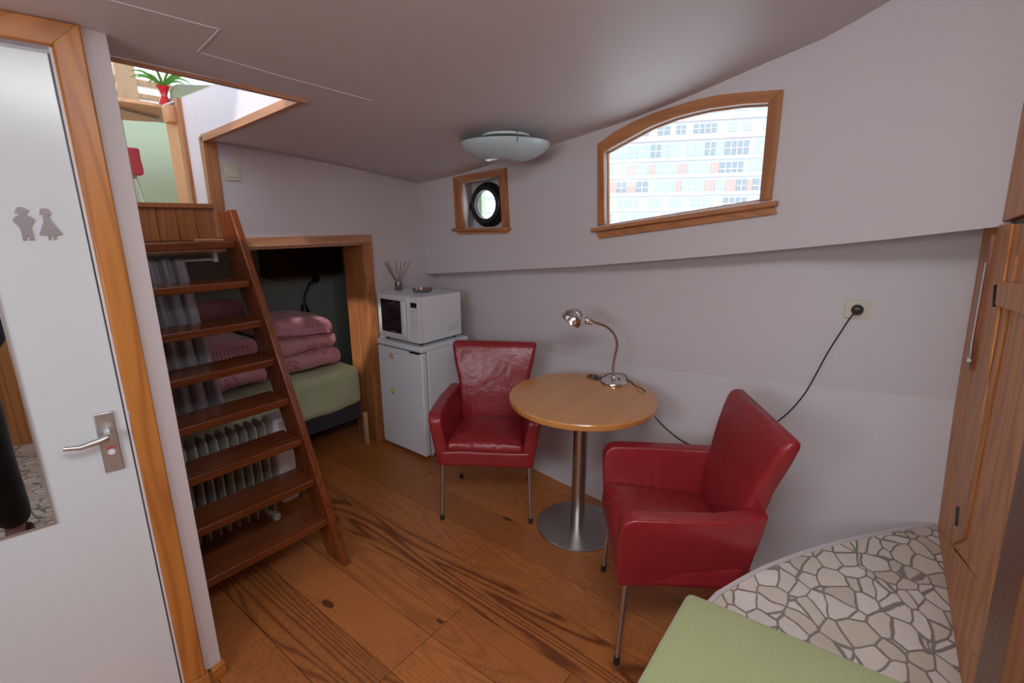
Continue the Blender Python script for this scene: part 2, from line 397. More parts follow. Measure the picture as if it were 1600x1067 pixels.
# ================================================================== SETTING
BY = 2.88                                    # face of the forward bulkhead
zc_tab = [(-1.4, 2.50), (-.3, 2.43), (0, 2.39), (.45, 2.31), (.74, 2.25), (1.1, 2.195), (1.75, 2.135), (2.88, 2.07)]
zw_tab = [(-1.4, 2.46), (-.3, 2.42), (.03, 2.375), (.22, 2.315), (.45, 2.275), (.74, 2.21), (1.1, 2.145), (1.575, 2.088), (2.39, 1.97), (2.88, 1.922)]
xu_tab = [(-1.4, 1.6), (-.27, 2.03), (.30, 2.335), (1.45, 2.535), (1.9, 2.585), (2.88, 2.62)]
lz_tab = [(-1.4, 1.72), (-.27, 1.637), (.115, 1.565), (.65, 1.488), (1.40, 1.388), (2.88, 1.236)]
def sm(tab, v, w=.12): return (interp(tab, v - w) + 2 * interp(tab, v) + interp(tab, v + w)) / 4
def Xu(Y, z): return interp(xu_tab, Y) - .06 * (z - 1.5)
def Zw(Y): return sm(zw_tab, Y)
def Zc(X, Y):
    a, b = sm(zc_tab, Y), Zw(Y); xw = Xu(Y, 2.1)
    t = max(0, (X - .3) / (xw - .3)); return b + (a - b) * (1 - t * t)
def onceil(px, py):
    z = 2.1
    for _ in range(12): p = onz(px, py, z); z = Zc(p[0], p[1])
    return p
def onwall(px, py):
    X = 2.5
    for _ in range(14): p = onx(px, py, X); X = Xu(p[1], p[2])
    return p

# --- floor of pine planks
fb = B(); seeds = []; tones = []; grains = []
def plank(x0, x1, y0, y1, gr):
    g = .0016; n0 = len(fb.f); fb.box(x0 + g, x1 - g, y0 + g, y1 - g, -.03, 0)
    sd_, tn = random.uniform(0, 60), random.random(); seeds.extend([sd_] * 6); tones.extend([tn] * 6); grains.extend([gr] * 6)
px0 = .67
for k in range(-12, 12):
    x0 = px0 + .205 * k; x1 = x0 + .205
    cuts = [-1.3]
    j = {0: [1.243], 1: [1.243], 2: [.70, 1.243], 3: [.9], 4: [1.44], 5: [.2], 6: [2.2], 7: [1.1], 8: [.6]}.get(k, [])
    if k == 3: j = [-.2]
    if k == 0: j = [.70, 1.243]
    if k == 1: j = [.70, 1.243]
    cuts += j + [4.3]
    for a, b in zip(cuts, cuts[1:]): plank(x0, min(x1, 2.9), a, b, {0: .95, 3: 1.15}.get(k, random.uniform(.15, .6)))
fl = fb.build('floor', FLOOR, smooth=False)
for nm, dat in (('seed', seeds), ('tone', tones), ('grain', grains)):
    at = fl.data.attributes.new(nm, 'FLOAT', 'FACE'); at.data.foreach_set('value', dat)
struct(fl)
struct(B().box(-1.7, 3.1, -1.4, 4.4, -.07, -.031).build('floor_underlay', plain('gap_dark', (0.015, 0.007, 0.004), .9), smooth=False))
struct(B().box(-1.62, .42, -1.25, .42, .0005, .006).build('floor_mosaic', MOSAIC, smooth=False))

# --- cambered, sheered ceiling with the stairwell opening
HX, HY = 1.13, 1.93
xs = sorted(set([-1.62 + .12 * k for k in range(37)] + [.45, HX])); ys = sorted(set([-1.4 + .1 * k for k in range(44)] + [HY, BY]))
ys = [y for y in ys if y <= BY + .001]; cb = B()
for i in range(len(xs) - 1):
    for j in range(len(ys) - 1):
        xm, ym = (xs[i] + xs[i + 1]) / 2, (ys[j] + ys[j + 1]) / 2
        if .45 < xm < HX and HY < ym < BY: continue
        q = [(xs[a], ys[b], Zc(xs[a], ys[b])) for a, b in ((i, j), (i + 1, j), (i + 1, j + 1), (i, j + 1))]
        if xm > Xu(ym, 2.1) + .2: continue
        cb.add(q, [(0, 1, 2, 3)])
ceil = cb.build('ceiling', PAINTC, merge=True, angle=60, solid=0.0); 
m = ceil.modifiers.new('solid', 'SOLIDIFY'); m.thickness = .03; m.offset = 1 
struct(ceil)
# raised seams of the ceiling sheet
tb = B(); pl = [onceil(*p) for p in ((150, -6), (343, 46), (309, 81), (440, 119), (580, 157))]
for a, b in zip(pl, pl[1:]):
    n = 10; pts = [(lerp(a[0], b[0], t / n), lerp(a[1], b[1], t / n)) for t in range(n + 1)]
    tb.tube([(x, y, Zc(x, y) + .001) for x, y in pts], .0035, 6)
struct(tb.build('trim_1', PAINT))

# --- upper wall panel (leans in, curves towards the bow) and hull behind it
def wallslab(off, thick, z0f, z1f, ysamp, mat, name):
    secs = []
    for Y in ysamp:
        z0, z1 = z0f(Y), z1f(Y); row = []
        zz = [lerp(z0, z1, k / 4) for k in range(5)]
        row = [(Xu(Y, z) + off, Y, z) for z in zz] + [(Xu(Y, z) + off + thick, Y, z) for z in reversed(zz)]
        secs.append(row)
    return B().loft(secs).build(name, mat, smooth=True, angle=25)
yy = [-1.3, -.8, -.5, -.27, 0, .30, .65, 1.0, 1.45, 1.9, 2.3, 2.9]
ledge = lambda Y: sm(lz_tab, Y, .05)
upper = wallslab(0, .03, ledge, lambda Y: Zw(Y) + .03, yy, PAINT, 'wall_right_upper')
hull = wallslab(.15, .02, lambda Y: ledge(Y) + .035, lambda Y: Zw(Y) + .10, yy, PAINT, 'wall_right_hull')
# window outlines measured on the wall
arcO = [(936, 226), (962, 207), (992, 191), (1025, 177), (1057, 167), (1090, 157), (1123, 150), (1162, 146), (1225, 141.5)]
arcI = [(946, 238), (979, 220), (1018, 199), (1057, 184), (1084, 177), (1110, 171), (1162, 164), (1202, 162)]
o_in = arcI + [(1188, 313), (947, 352)]
w1in = [onwall(*p) for p in o_in]
w2in = [onwall(*p) for p in ((722, 286), (782, 275), (787, 354), (727, 356))]
def grow(pts, d):
    c = np.mean(np.array(pts), axis=0); out = []
    N = len(pts)
    for i in range(N):
        p0, p1, p2 = np.array(pts[i - 1]), np.array(pts[i]), np.array(pts[(i + 1) % N])
        def nrm(a, b):
            t = b - a; nn = np.array([0, t[2], -t[1]]); nn = nn / np.linalg.norm(nn)
            return nn if np.dot(nn, (a + b) / 2 - c) > 0 else -nn
        b = nrm(p0, p1) + nrm(p1, p2); b = b / max(1e-6, np.dot(b, b) / 2)
        out.append(p1 + b * d)
    return out
def shift(pts, dx): return [np.array(p) + np.array([dx, 0, 0]) for p in pts]
def cutter(pts, dx0, dx1): return B().prism(shift(pts, dx0), (dx1 - dx0, 0, 0)).build('cutter', PAINT, smooth=False)
pc = onx(763.5, 320, interp(xu_tab, 2.2) + .13)     # porthole centre, on the hull
PR = .125
hy = float(pc[1]); hz = float(pc[2]); hx = Xu(hy, hz) + .15
circ = lambda r, n=36: [np.array([hx, hy + r * cos(2 * pi * k / n), hz + r * sin(2 * pi * k / n)]) for k in range(n)]
cut(upper, [cutter(w1in, -.1, .09), cutter(w2in, -.1, .09)])
cut(hull, [cutter(grow(w1in, .12), .06, .3), cutter(circ(PR), -.08, .1)])
struct(upper); struct(hull)
# --- lower wall with flare and the ledge soffit
def Xf(Y): return interp([(-1.3, 1.7), (-.33, 2.19), (.5, 2.31), (1.16, 2.38), (1.69, 2.44), (2.3, 2.56), (2.88, 2.64)], Y)
def Xk(Y): return interp([(-1.3, 1.9), (-.33, 2.40), (.5, 2.54), (1.2, 2.64), (1.7, 2.69), (2.88, 2.75)], Y)
def Xt(Y): return interp([(-1.3, 1.9), (-.27, 2.42), (.5, 2.57), (1.2, 2.66), (2.88, 2.765)], Y)
def Zk(Y): return interp([(-1.3, 1.1), (-.27, .98), (.37, .886), (1.16, .80), (2.9, .72)], Y)
secs = []
for Y in [-1.3, -.8, -.5, -.33, 0, .3, .6, .9, 1.2, 1.5, 1.8, 2.3, 2.9]:
    a, k, t = (Xf(Y), Y, -.02), (Xk(Y), Y, Zk(Y)), (Xt(Y), Y, ledge(Y) + .01)
    def mid(p, q, u, bow=0): return (lerp(p[0], q[0], u) + bow, Y, lerp(p[2], q[2], u))
    inner = [a, mid(a, k, .33, .012), mid(a, k, .66, .012), k, mid(k, t, .5), t]
    secs.append(inner + [(p[0] + .05, p[1], p[2]) for p in reversed(inner)])
struct(B().loft(secs).build('wall_right_lower', PAINT, angle=5))
secs = []
for Y in yy:
    z = ledge(Y); xa, xb = Xu(Y, z) + .001, Xt(Y) + .05
    secs.append([(xa, Y, z), (xb, Y, z), (xb, Y, z + .03), (xa, Y, z + .03)])
struct(B().loft(secs).build('wall_right_ledge', PAINT, angle=30))

def Xlow(Y, z):
    f, k, t = Xf(Y), Xk(Y), Xt(Y); zk = Zk(Y); zl = ledge(Y)
    return lerp(f, k, z / zk) + .012 * min(1, 3 * min(z, zk - z) / zk) if z < zk else lerp(k, t, (z - zk) / (zl - zk))
def onlow(px, py, off=0.):
    X = 2.5
    for _ in range(30): p = onx(px, py, X - off); X = Xlow(p[1], max(0, p[2]))
    return p
# --- window 1 (arched) : liner, frame, sill, apron, glass
w1 = struct_root('window_1', w1in[-1])
n = len(w1in); lb = B(); A = w1in + [w1in[0]]
lb.strip(A, shift(A, .15), (0, 0, .0)) if False else None
cen = np.mean(np.array(w1in), axis=0)
def ringprism(inner, outer, dx0, dx1):
    a, c = np.array([dx0, 0, 0]), np.array([dx1, 0, 0])
    return B().loft([[np.array(p) + a, np.array(q) + a, np.array(q) + c, np.array(p) + c] for p, q in zip(inner, outer)], closed=True)
ringprism(w1in, grow(w1in, .012), .0, .05).build('liner', PAINT, w1, True, angle=50, merge=True)
ringprism(grow(w1in, -.006), grow(w1in, .001), .022, .04).build('sash', TRIMY, w1, True, bevel=.002, merge=True)
B().prism(shift(grow(w1in, -.001), .03), (.005, 0, 0)).build('pane', PANE, w1, True, smooth=False)
# casing: arch + two jambs
inn = [onwall(*p) for p in arcI]; out = [onwall(*p) for p in arcO]
def resamp(P, m):
    P = np.array(P); d = np.r_[0, np.cumsum(np.linalg.norm(np.diff(P, axis=0), axis=1))]; s = np.linspace(0, d[-1], m)
    return [np.array([np.interp(x, d, P[:, i]) for i in range(3)]) for x in s]
ia, oa = resamp(inn, 25), resamp(out, 25)
B().strip(shift(ia, -.022), shift(oa, -.022), (.024, 0, 0)).build('arched_head', TRIMY, w1, True, merge=True, angle=40)
bl, br = onwall(947, 350), onwall(1188, 314); obl, obr = onwall(936, 353), onwall(1206, 312)
def jamb(a, b, c, d, th=.022): return B().hexa([p + [-th, 0, 0] for p in map(np.array, (a, b, c, d))] + [p + [.002, 0, 0] for p in map(np.array, (a, b, c, d))])
jamb(bl, obl, out[0], inn[0]).build('jamb', TRIMZ, w1, True, bevel=.002)
jamb(br, obr, out[-1], inn[-1]).build('jamb', TRIMZ, w1, True, bevel=.002)
sl, sr = onwall(929, 356.5), onwall(1217, 313.5)
q = [sl, sr, sr - [0, 0, .022], sl - [0, 0, .022]]
B().hexa([p + [-.05, 0, 0] for p in q] + [p + [.02, 0, 0] for p in q]).build('sill', TRIMY, w1, True, bevel=.004)
al, ar = onwall(934, 363), onwall(1208, 321)
q = [al, ar, ar - [0, .022, .034], al - [0, -.0, .034] + [0, -.02, 0]]
B().hexa([p + [-.022, 0, 0] for p in q] + [p + [.002, 0, 0] for p in q]).build('apron', TRIMY, w1, True, bevel=.003)

# --- window 2 (square casing with a bronze porthole behind)
w2 = struct_root('window_2', w2in[3])
w2b = grow(w2in, .045)
B().loft([[np.array(p), np.array(q), np.array(q2) + [.155, 0, 0], np.array(p2) + [.155, 0, 0]] for p, q, p2, q2 in zip(w2in, grow(w2in, .012), w2b, grow(w2in, .06))], closed=True).build('liner', PAINT, w2, True, angle=50, merge=True)
w2o = [onwall(*p) for p in ((710, 277), (792, 262), (797, 357), (715, 359))]
for i, nm, mt in ((0, 'casing_head', TRIMY), (1, 'jamb', TRIMZ), (3, 'jamb', TRIMZ)):
    a, b, c, d = w2in[i], w2in[(i + 1) % 4], w2o[(i + 1) % 4], w2o[i]
    B().hexa([np.array(p) + [-.02, 0, 0] for p in (a, b, c, d)] + [np.array(p) + [.002, 0, 0] for p in (a, b, c, d)]).build(nm, mt, w2, True, bevel=.002)
sl, sr = onwall(712, 357), onwall(799, 355)
q = [sl, sr, sr - [0, 0, .02], sl - [0, 0, .02]]
B().hexa([p + [-.045, 0, 0] for p in q] + [p + [.01, 0, 0] for p in q]).build('sill', TRIMY, w2, True, bevel=.004)
al, ar = onwall(716, 361), onwall(796, 359)
q = [al, ar, ar - [0, -.015, .022], al - [0, .015, .022]]
B().hexa([p + [-.02, 0, 0] for p in q] + [p + [.002, 0, 0] for p in q]).build('apron', TRIMY, w2, True, bevel=.003)
RX = Matrix.Rotation(-pi / 2, 3, 'Y')       # lathe axis towards -X
B().lathe([(.122, .0), (.122, .028), (.128, .034), (.140, .036), (.150, .030), (.156, .018), (.158, 0), (.122, 0)], (hx, hy, hz), 48, RX, False).build('porthole_flange', BRONZE, w2, True)
B().lathe([(.098, .012), (.098, .05), (.104, .056), (.125, .056), (.132, .05), (.132, .02), (.098, .012)], (hx, hy, hz), 48, RX, False).build('porthole_ring', BRONZE, w2, True)
B().lathe([(0, .022), (.10, .022), (.10, .028), (0, .028)], (hx, hy, hz), 40, RX).build('porthole_glass', PANE, w2, True)
kb = B(); kb.tube([(hx - .045, hy + .11, hz - .01), (hx - .055, hy + .132, hz - .012)], .010, 10); 
kb.tube([(hx - .055 , hy + .150 + .018 * cos(t), hz - .012 + .026 * sin(t)) for t in np.linspace(0, 2 * pi, 19)], .005, 8)
kb.lathe([(0, 0), (.012, .0), (.012, .02), (0, .02)], (hx - .05, hy + .150, hz - .012), 12, RX)
kb.build('porthole_dog', BRONZE, w2, True)

# --- forward bulkhead with bed opening; stairwell
OX0, OX1, OZ = .62, 2.065, 1.505
bw = B(); zt = lambda x: Zc(x, BY) + .02
bw.hexa([(1.19, BY, 1.50), (2.80, BY, 1.50), (2.80, BY + .04, 1.50), (1.19, BY + .04, 1.50), (1.19, BY, zt(1.19)), (2.80, BY, 1.93), (2.80, BY + .04, 1.93), (1.19, BY + .04, zt(1.19))])
bw.box(2.07, 2.80, BY, BY + .04, -.02, 1.50)
bw.box(.40, OX0, BY, BY + .04, -.02, 1.55)
bk = bw.build('wall_front', PAINT, smooth=False); struct(bk)
tr = struct_root('trim_2', (2.1, BY, 0))
B().box(1.02, 2.128, BY - .02, BY + .004, 1.503, 1.557).build('header', TRIMX, tr, True, bevel=.003)
B().box(2.065, 2.128, BY - .02, BY + .004, .0, 1.503).build('post', TRIMZ, tr, True, bevel=.003)
B().box(2.055, 2.068, BY - .012, BY + .03, .0, 1.503).build('stop_bead', TRIMZ, tr, True, bevel=.003)
B().box(2.062, 2.09, BY + .03, BY + .24, .0, 1.503).build('lining_board', TRIMZ, tr, True, bevel=.003)
B().box(1.0, 2.07, BY + .004, BY + .2, 1.487, 1.51).build('soffit_board', TRIMX, tr, True, bevel=.002)
# alcove shell
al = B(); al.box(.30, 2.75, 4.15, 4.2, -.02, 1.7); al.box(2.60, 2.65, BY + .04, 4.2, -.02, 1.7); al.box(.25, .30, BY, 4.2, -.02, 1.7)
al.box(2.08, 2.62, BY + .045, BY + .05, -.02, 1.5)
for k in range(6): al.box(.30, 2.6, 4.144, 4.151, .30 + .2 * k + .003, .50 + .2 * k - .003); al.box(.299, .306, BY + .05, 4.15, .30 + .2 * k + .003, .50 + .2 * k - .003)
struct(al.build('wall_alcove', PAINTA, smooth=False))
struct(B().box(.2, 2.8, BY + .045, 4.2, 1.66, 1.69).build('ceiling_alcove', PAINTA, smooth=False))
beam = tag(B().box(1.93, 2.59, 3.95, 4.14, 1.19, 1.42).build('overhead_locker', DARKW, bevel=.005), 'dark wooden locker high on the back wall of the bed alcove', 'cabinet')
# landing edge: tongue and groove boards, cap, ply under
ld = struct_root('trim_3', (.8, BY, 1.56))
for k in range(8):
    x0 = .44 + .0868 * k; x1 = x0 + .0850
    if k == 7: x1 = 1.131
    B().box(x0, x1, BY - .012, BY + .012, 1.552, 1.712).build('board', PANELR, ld, True, bevel=.002)
B().box(.44, 1.135, BY - .03, BY + .05, 1.712, 1.737).build('cap_rail', PANELR, ld, True, bevel=.004)
struct(B().box(.2, 1.19, BY + .02, 5.0, 1.692, 1.722).build('floor_landing', PALEW, smooth=False))
struct(B().box(1.19, 3.4, BY + .041, 5.0, 1.70, 1.722).build('floor_wheelhouse', PALEW, smooth=False))
hp = struct_root('trim_4', (1.16, BY, 1.7))
B().box(1.13, 1.195, BY - .015, BY + .03, 1.56, Zc(1.13, BY) + .02).build('post', TRIMZ, hp, True, bevel=.003)
N = 12; A1 = [(HX, lerp(HY - .012, BY, t / N)) for t in range(N + 1)]
hb = B(); hb.strip([(x, y, Zc(x, y) - .008) for x, y in A1], [(x + .028, y, Zc(x, y) - .008) for x, y in A1], (0, 0, .034)); hb.build('side_lining', TRIMY, hp, True, merge=True, angle=40)
A2 = [(lerp(.45, HX + .028, t / N), HY) for t in range(N + 1)]
hb = B(); hb.strip([(x, y, Zc(x, y) - .010) for x, y in A2], [(x, y - .026, Zc(x, y) - .010) for x, y in A2], (0, 0, .09)); hb.build('end_lining', TRIMX, hp, True, merge=True, angle=40)
# stairwell coaming (white) above deck
cs = B(); cs.box(HX + .008, HX + .03, BY + .031, 3.08, 1.72, 2.275); cs.loft([[(HX + .008, y, Zc(HX, y) + .012), (HX + .03, y, Zc(HX, y) + .012), (HX + .03, y, 2.275), (HX + .008, y, 2.275)] for y in (HY, 2.2, 2.5, BY + .03)]); cs.box(.2, HX + .03, HY - .03, HY - .005, 2.12, 2.275); cs.box(.42, .45, HY, 3.4, 2.0, 2.275)
struct(cs.build('wall_stairwell', plain('stair_paint', (0.72, 0.66, 0.70), .5), smooth=False))

# ---- wheelhouse above
gw = B(); gw.box(-.6, 3.4, 4.6, 4.65, 1.7, 2.46); gw.box(3.35, 3.4, 2.9, 4.6, 1.7, 2.46); gw.box(-.6, -.55, 2.0, 4.6, 2.1, 2.46)
struct(gw.build('wall_wheelhouse', PAINTG, smooth=False))
w3 = struct_root('window_3', (1.2, 4.5, 2.46))
mp = PALEW
for x0, x1 in ((-.6, -.45), (.3, .38), (1.285, 1.41), (2.2, 2.3), (3.28, 3.4)): B().box(x0, x1, 4.55, 4.63, 2.46, 3.35).build('mullion', mp, w3, True, bevel=.004)
for z0, z1 in ((2.46, 2.495), (2.535, 2.57), (2.625, 2.665), (3.3, 3.36)): B().box(-.6, 3.4, 4.56, 4.64, z0, z1).build('rail', TRIMX if z0 > 3 else mp, w3, True, bevel=.004)
B().box(-.6, 3.4, 4.595, 4.60, 2.46, 3.33).build('pane', PANE, w3, True, smooth=False)
for y in (2.1, 3.3): B().box(3.32, 3.4, y, y + .09, 2.46, 3.35).build('mullion', mp, w3, True, bevel=.004); B().box(-.6, -.52, y, y + .09, 2.3, 3.35).build('mullion', mp, w3, True, bevel=.004)
struct(B().box(-.8, 3.6, 1.7, 4.8, 3.36, 3.42).build('ceiling_wheelhouse', PAINT, smooth=False))

# --- partition with the toilet door
dv = np.array([sin(radians(100.4)), cos(radians(100.4)), 0.0]); nv = np.array([-dv[1] * -1, dv[0], 0]) if False else np.array([dv[1], -dv[0], 0.0])
D0 = np.array([.486, 1.734, 0.0])           # right-hand end of the partition on plan
def dp(s, n, z): p = D0 - dv * s + nv * n; return (p[0], p[1], z)     # s to the left, n towards the room
def dbox(b, s0, s1, n0, n1, z0, z1): return b.hexa([dp(s0, n0, z0), dp(s1, n0, z0), dp(s1, n1, z0), dp(s0, n1, z0), dp(s0, n0, z1), dp(s1, n0, z1), dp(s1, n1, z1), dp(s0, n1, z1)])
def ondoor(px, py, n=0.0):
    p = onplane(px, py, D0 + nv * n, nv); return (-float(np.dot(p - D0, dv)), float(p[2]))
ex = np.array([sin(radians(81)), cos(radians(81)), 0.0]); K0 = D0 - dv * .034; K1 = K0 + ex * .037
pw = B(); loop = [tuple(D0 - dv * .118), tuple(K0), tuple(K1), tuple(K1 + np.array([.0, .05, 0])), tuple(D0 - dv * .10 - nv * .07)]
pw.prism([(p[0], p[1], .055) for p in loop], (0, 0, 2.1))
dbox(pw, .118, 2.3, -.06, -.0, 2.075, 2.2); dbox(pw, .95, 2.3, -.06, 0, 0, 2.2)
pw.box(.44, .49, 1.80, BY + .05, 0, 2.2)
struct(pw.build('wall_left', PAINT, smooth=False))
d1 = struct_root('door_1', dp(.9, 0, 0))
dbox(B(), .1245, .92, -.045, -.006, .01, 2.064).build('leaf', PAINTD, d1, True, bevel=.003)
dbox(B(), .114, .122, -.03, .006, .0, 2.076).build('rebate_strip', PAINT, d1, True)
dbox(B(), .1215, .1245, -.02, -.004, .01, 2.064).build('gap_shade_strip', BLACK, d1, True)  # black strip standing in for the shade in the gap beside the leaf
dbox(B(), .053, .114, -.0, .024, .062, 2.136).build('casing_jamb', FRAMEW, d1, True, bevel=.004)
dbox(B(), .108, .116, -.0, .014, .062, 2.085).build('casing_bead', FRAMEW, d1, True, bevel=.003)
b = B(); b.hexa([dp(.053, 0, 2.136), dp(1.0, 0, 2.136), dp(1.0, .0245, 2.136), dp(.053, .0245, 2.136), dp(.114, 0, 2.076), dp(1.0, 0, 2.076), dp(1.0, .0245, 2.076), dp(.114, .0245, 2.076)]); b.build('casing_head', FRAMEX, d1, True, bevel=.004)
dbox(B(), .92, 1.0, 0, .024, 0, 2.136).build('casing_jamb', FRAMEW, d1, True, bevel=.004)
bb = B(); dbox(bb, .044, .116, -.0, .034, 0, .062); struct(bb.build('baseboard_door', FRAMEX, bevel=.003))
bb = B(); q0 = K0 - nv * -.0 ; a = K0 + nv * .02; c = K1 + nv * .02 + ex * .012; bb.prism([(p[0], p[1], 0) for p in (a, c, K1 + ex * .012 + np.array([0, .06, 0]), K0 - nv * .03)], (0, 0, .055)); struct(bb.build('baseboard_left', FRAMEX, bevel=.003))
# lever handle on its long plate
(ps0, pz1), (ps1, _) = ondoor(143, 649), ondoor(176, 644)
pl_ = B(); dbox(pl_, .150, .196, -.006, .004, .912, 1.100); plo = pl_.build('handle_plate', ALU, d1, True, bevel=.003, seg=3)
hs, hz_ = ondoor(176, 677, .03); he, hez = ondoor(99, 703, .05)
hb = B(); hb.tube([dp(.171, .002, 1.038), dp(.171, .03, 1.038)], [.011, .009], 14)
hb.tube([dp(.171, .046, 1.038), dp(.174, .046, 1.037), dp(.19, .052, 1.034), dp(.235, .05, 1.026), dp(he, .05, hez + .002)], [.008, .0105, .010, .008, .0065], 12)
hb.tube([dp(.171, .025, 1.038), dp(.171, .052, 1.038)], [.009, .011], 14)
tag(hb.build('lever', ALU, plo, False), 'grey lever handle'); 
plo.children[0].parent = plo
sb = B(); M_ = Matrix(((-dv[0], 0, nv[0]), (-dv[1], 0, nv[1]), (0, 1, 0)))
sb.lathe([(0, 0), (.009, 0), (.009, .002), (0, .002)], dp(.172, .004, .975), 20, M_); sb.build('lock_indicator', WHITEP, plo)
sb = B(); dbox(sb, .160, .176, .004, .0055, .987, .991); dbox(sb, .177, .181, .004, .0057, .986, .9905); sb.build('indicator_window', RED, plo)
sb = B(); dbox(sb, .106, .116, .006, .016, 1.055, 1.095); sb.build('strike_plate', ALU, d1, True, bevel=.002)
for z in (1.086, .927):
    B().lathe([(0, 0), (.0035, 0), (.0035, .0018), (0, .0022)], dp(.173, .0035, z), 12, M_).build('screw', STEEL, plo)
# mirror and the two metal toilet figures
mr = B(); dbox(mr, .328, .80, -.006, -.001, .803, 1.80); mr.build('mirror', MIRROR, d1, True, smooth=False)
mr = B(); dbox(mr, .324, .328, -.006, .0, .799, 1.804); dbox(mr, .324, .804, -.006, .0, .797, .803); mr.build('mirror_edge', ALU, d1, True)
SIGN = plain('sign_metal', (0.30, 0.29, 0.31), .35, .6)
def sign(pxs, nm):
    pts = [ondoor(x * 120 / 1280, 300 + y * 100 / 1067) for x, y in pxs]
    B().prism([dp(s, -.006, z) for s, z in pts], tuple(nv * .004)).build(nm, SIGN, d1, True, smooth=False)
sign([(265, 262), (330, 247), (390, 258), (430, 295), (483, 312), (440, 335), (420, 385), (500, 410), (570, 470), (505, 595), (535, 680), (567, 805), (500, 808), (480, 745), (455, 725), (430, 745), (445, 810), (378, 810), (355, 680), (325, 595), (200, 472), (255, 405), (310, 380), (265, 350), (220, 345), (248, 315)], 'man_figure')
sign([(665, 278), (740, 268), (800, 290), (835, 340), (855, 380), (775, 378), (800, 390), (850, 490), (930, 585), (1045, 710), (935, 722), (940, 795), (895, 797), (885, 722), (850, 722), (850, 798), (808, 800), (795, 722), (652, 720), (700, 560), (725, 490), (700, 395), (725, 378), (650, 380)], 'woman_figure')

# --- the rest of the cabin, behind the camera
rb = B(); rb.box(-1.65, -1.60, -1.3, 2.3, 0, 1.45); rb.box(-1.65, -1.60, -1.3, 2.3, 2.05, 2.6); rb.box(-1.65, -1.60, -1.3, -.45, 1.45, 2.05); rb.box(-1.65, -1.60, 1.15, 2.3, 1.45, 2.05); rb.box(.92, .95, -1.3, -.34, 0, 2.6)
struct(rb.build('wall_port', PAINT, smooth=False))
bb = B(); bb.box(-1.65, 1.4, -1.33, -1.302, 0, 2.6)
for k in range(18): bb.box(-1.6 + .16 * k, -1.6 + .16 * k + .157, -1.3, -1.25, 0, 2.6)
struct(bb.build('wall_back', PANELZ, bevel=.002))

# --- bow bulkhead: leaning pine panelling
def PY(z): return -.325 + .05 * (z - .5)
PN = np.array([0, 1, -.05]); PP = np.array([0, PY(0), 0])
def onpan(x, y, off=0): return onplane(x, y, PP + np.array([0, off, 0]), PN)
struct(B().hexa([(.95, PY(0) - .04, 0), (2.7, PY(0) - .04, 0), (2.7, PY(0) - .012, 0), (.95, PY(0) - .012, 0), (.95, PY(2.5) - .04, 2.5), (2.7, PY(2.5) - .04, 2.5), (2.7, PY(2.5) - .012, 2.5), (.95, PY(2.5) - .012, 2.5)]).build('wall_bow', DARKW, smooth=False))
pn = struct_root('trim_5', (2.2, PY(.5), .5))
# grooved boards between hull and cupboard door, slanted like the hull
top_l, bot_l = onpan(1535, 358), onpan(1463, 826); top_r, bot_r = onpan(1562, 352), onpan(1492, 852)
NB = 6
for k in range(NB):
    u0, u1 = k / NB, (k + 1) / NB - .03
    def lin(a, b, u): return np.array(a) * (1 - u) + np.array(b) * u
    tl, t2, bl_, b2 = lin(top_l, top_r, u0), lin(top_l, top_r, u1), lin(bot_l, bot_r, u0), lin(bot_l, bot_r, u1)
    if k == 0: tl = tl + [.25, 0, 0]; bl_ = bl_ + [.15, 0, 0]
    ext = [0, -.012, 0]
    def up(p, q): d = (q - p); return q + d * .03
    def dn(p, q): d = (p - q); return p + d * .08
    B().hexa([dn(bl_, tl), dn(b2, t2), dn(b2, t2) + ext, dn(bl_, tl) + ext, up(bl_, tl), up(b2, t2), up(b2, t2) + ext, up(bl_, tl) + ext]).build('board', PANELZ, pn, True, bevel=.003)
# wide stiles and boards right of them
def quad(pts, y0, y1, nm, mt, par, bev=.003):
    q = [onpan(*p) for p in pts]; return B().hexa([p + [0, y0, 0] for p in q] + [p + [0, y1, 0] for p in q]).build(nm, mt, par, True, bevel=bev)
quad([(1566, 348), (1700, 300), (1700, -250), (1640, -100)], -.012, .006, 'upper_board', PANELZ, pn)
cdr = thing('cupboard_door', 'tall framed pine cupboard door hinged on the panelled bow bulkhead', 'door', onpan(1512, 1000))
quad([(1562, 352), (1660, 344), (1605, 1010), (1490, 850)], -.012, .004, 'door_panel', PANELZ, cdr)
quad([(1463, 824), (1520, 850), (1605, 1010), (1590, 1500), (1440, 1150)][:1] + [(1605, 1000), (1590, 1400), (1430, 1100)], -.012, .003, 'bottom_board', PANELZ, pn)
quad([(1562, 352), (1590, 349), (1510, 845), (1492, 852)], .004, .011, 'stile', PANELZ, cdr)
quad([(1593, 400), (1597, 400), (1513, 842), (1509, 845)], .004, .012, 'bead', TRIMZ, cdr, .001)
quad([(1572, 440), (1640, 447), (1634, 500), (1568, 478)], .011, .017, 'rail', PANELZ, cdr)
quad([(1603, 588), (1640, 588), (1570, 1060), (1517, 1006)], .004, .012, 'stile', PANELZ, cdr)
for a, b in (((1557, 446), (1555, 478)), ((1498, 792), (1496, 822))):
    p, q = onpan(*a, .012), onpan(*b, .012)
    B().tube([p, q], .006, 10).build('hinge', BRONZE, cdr, True)
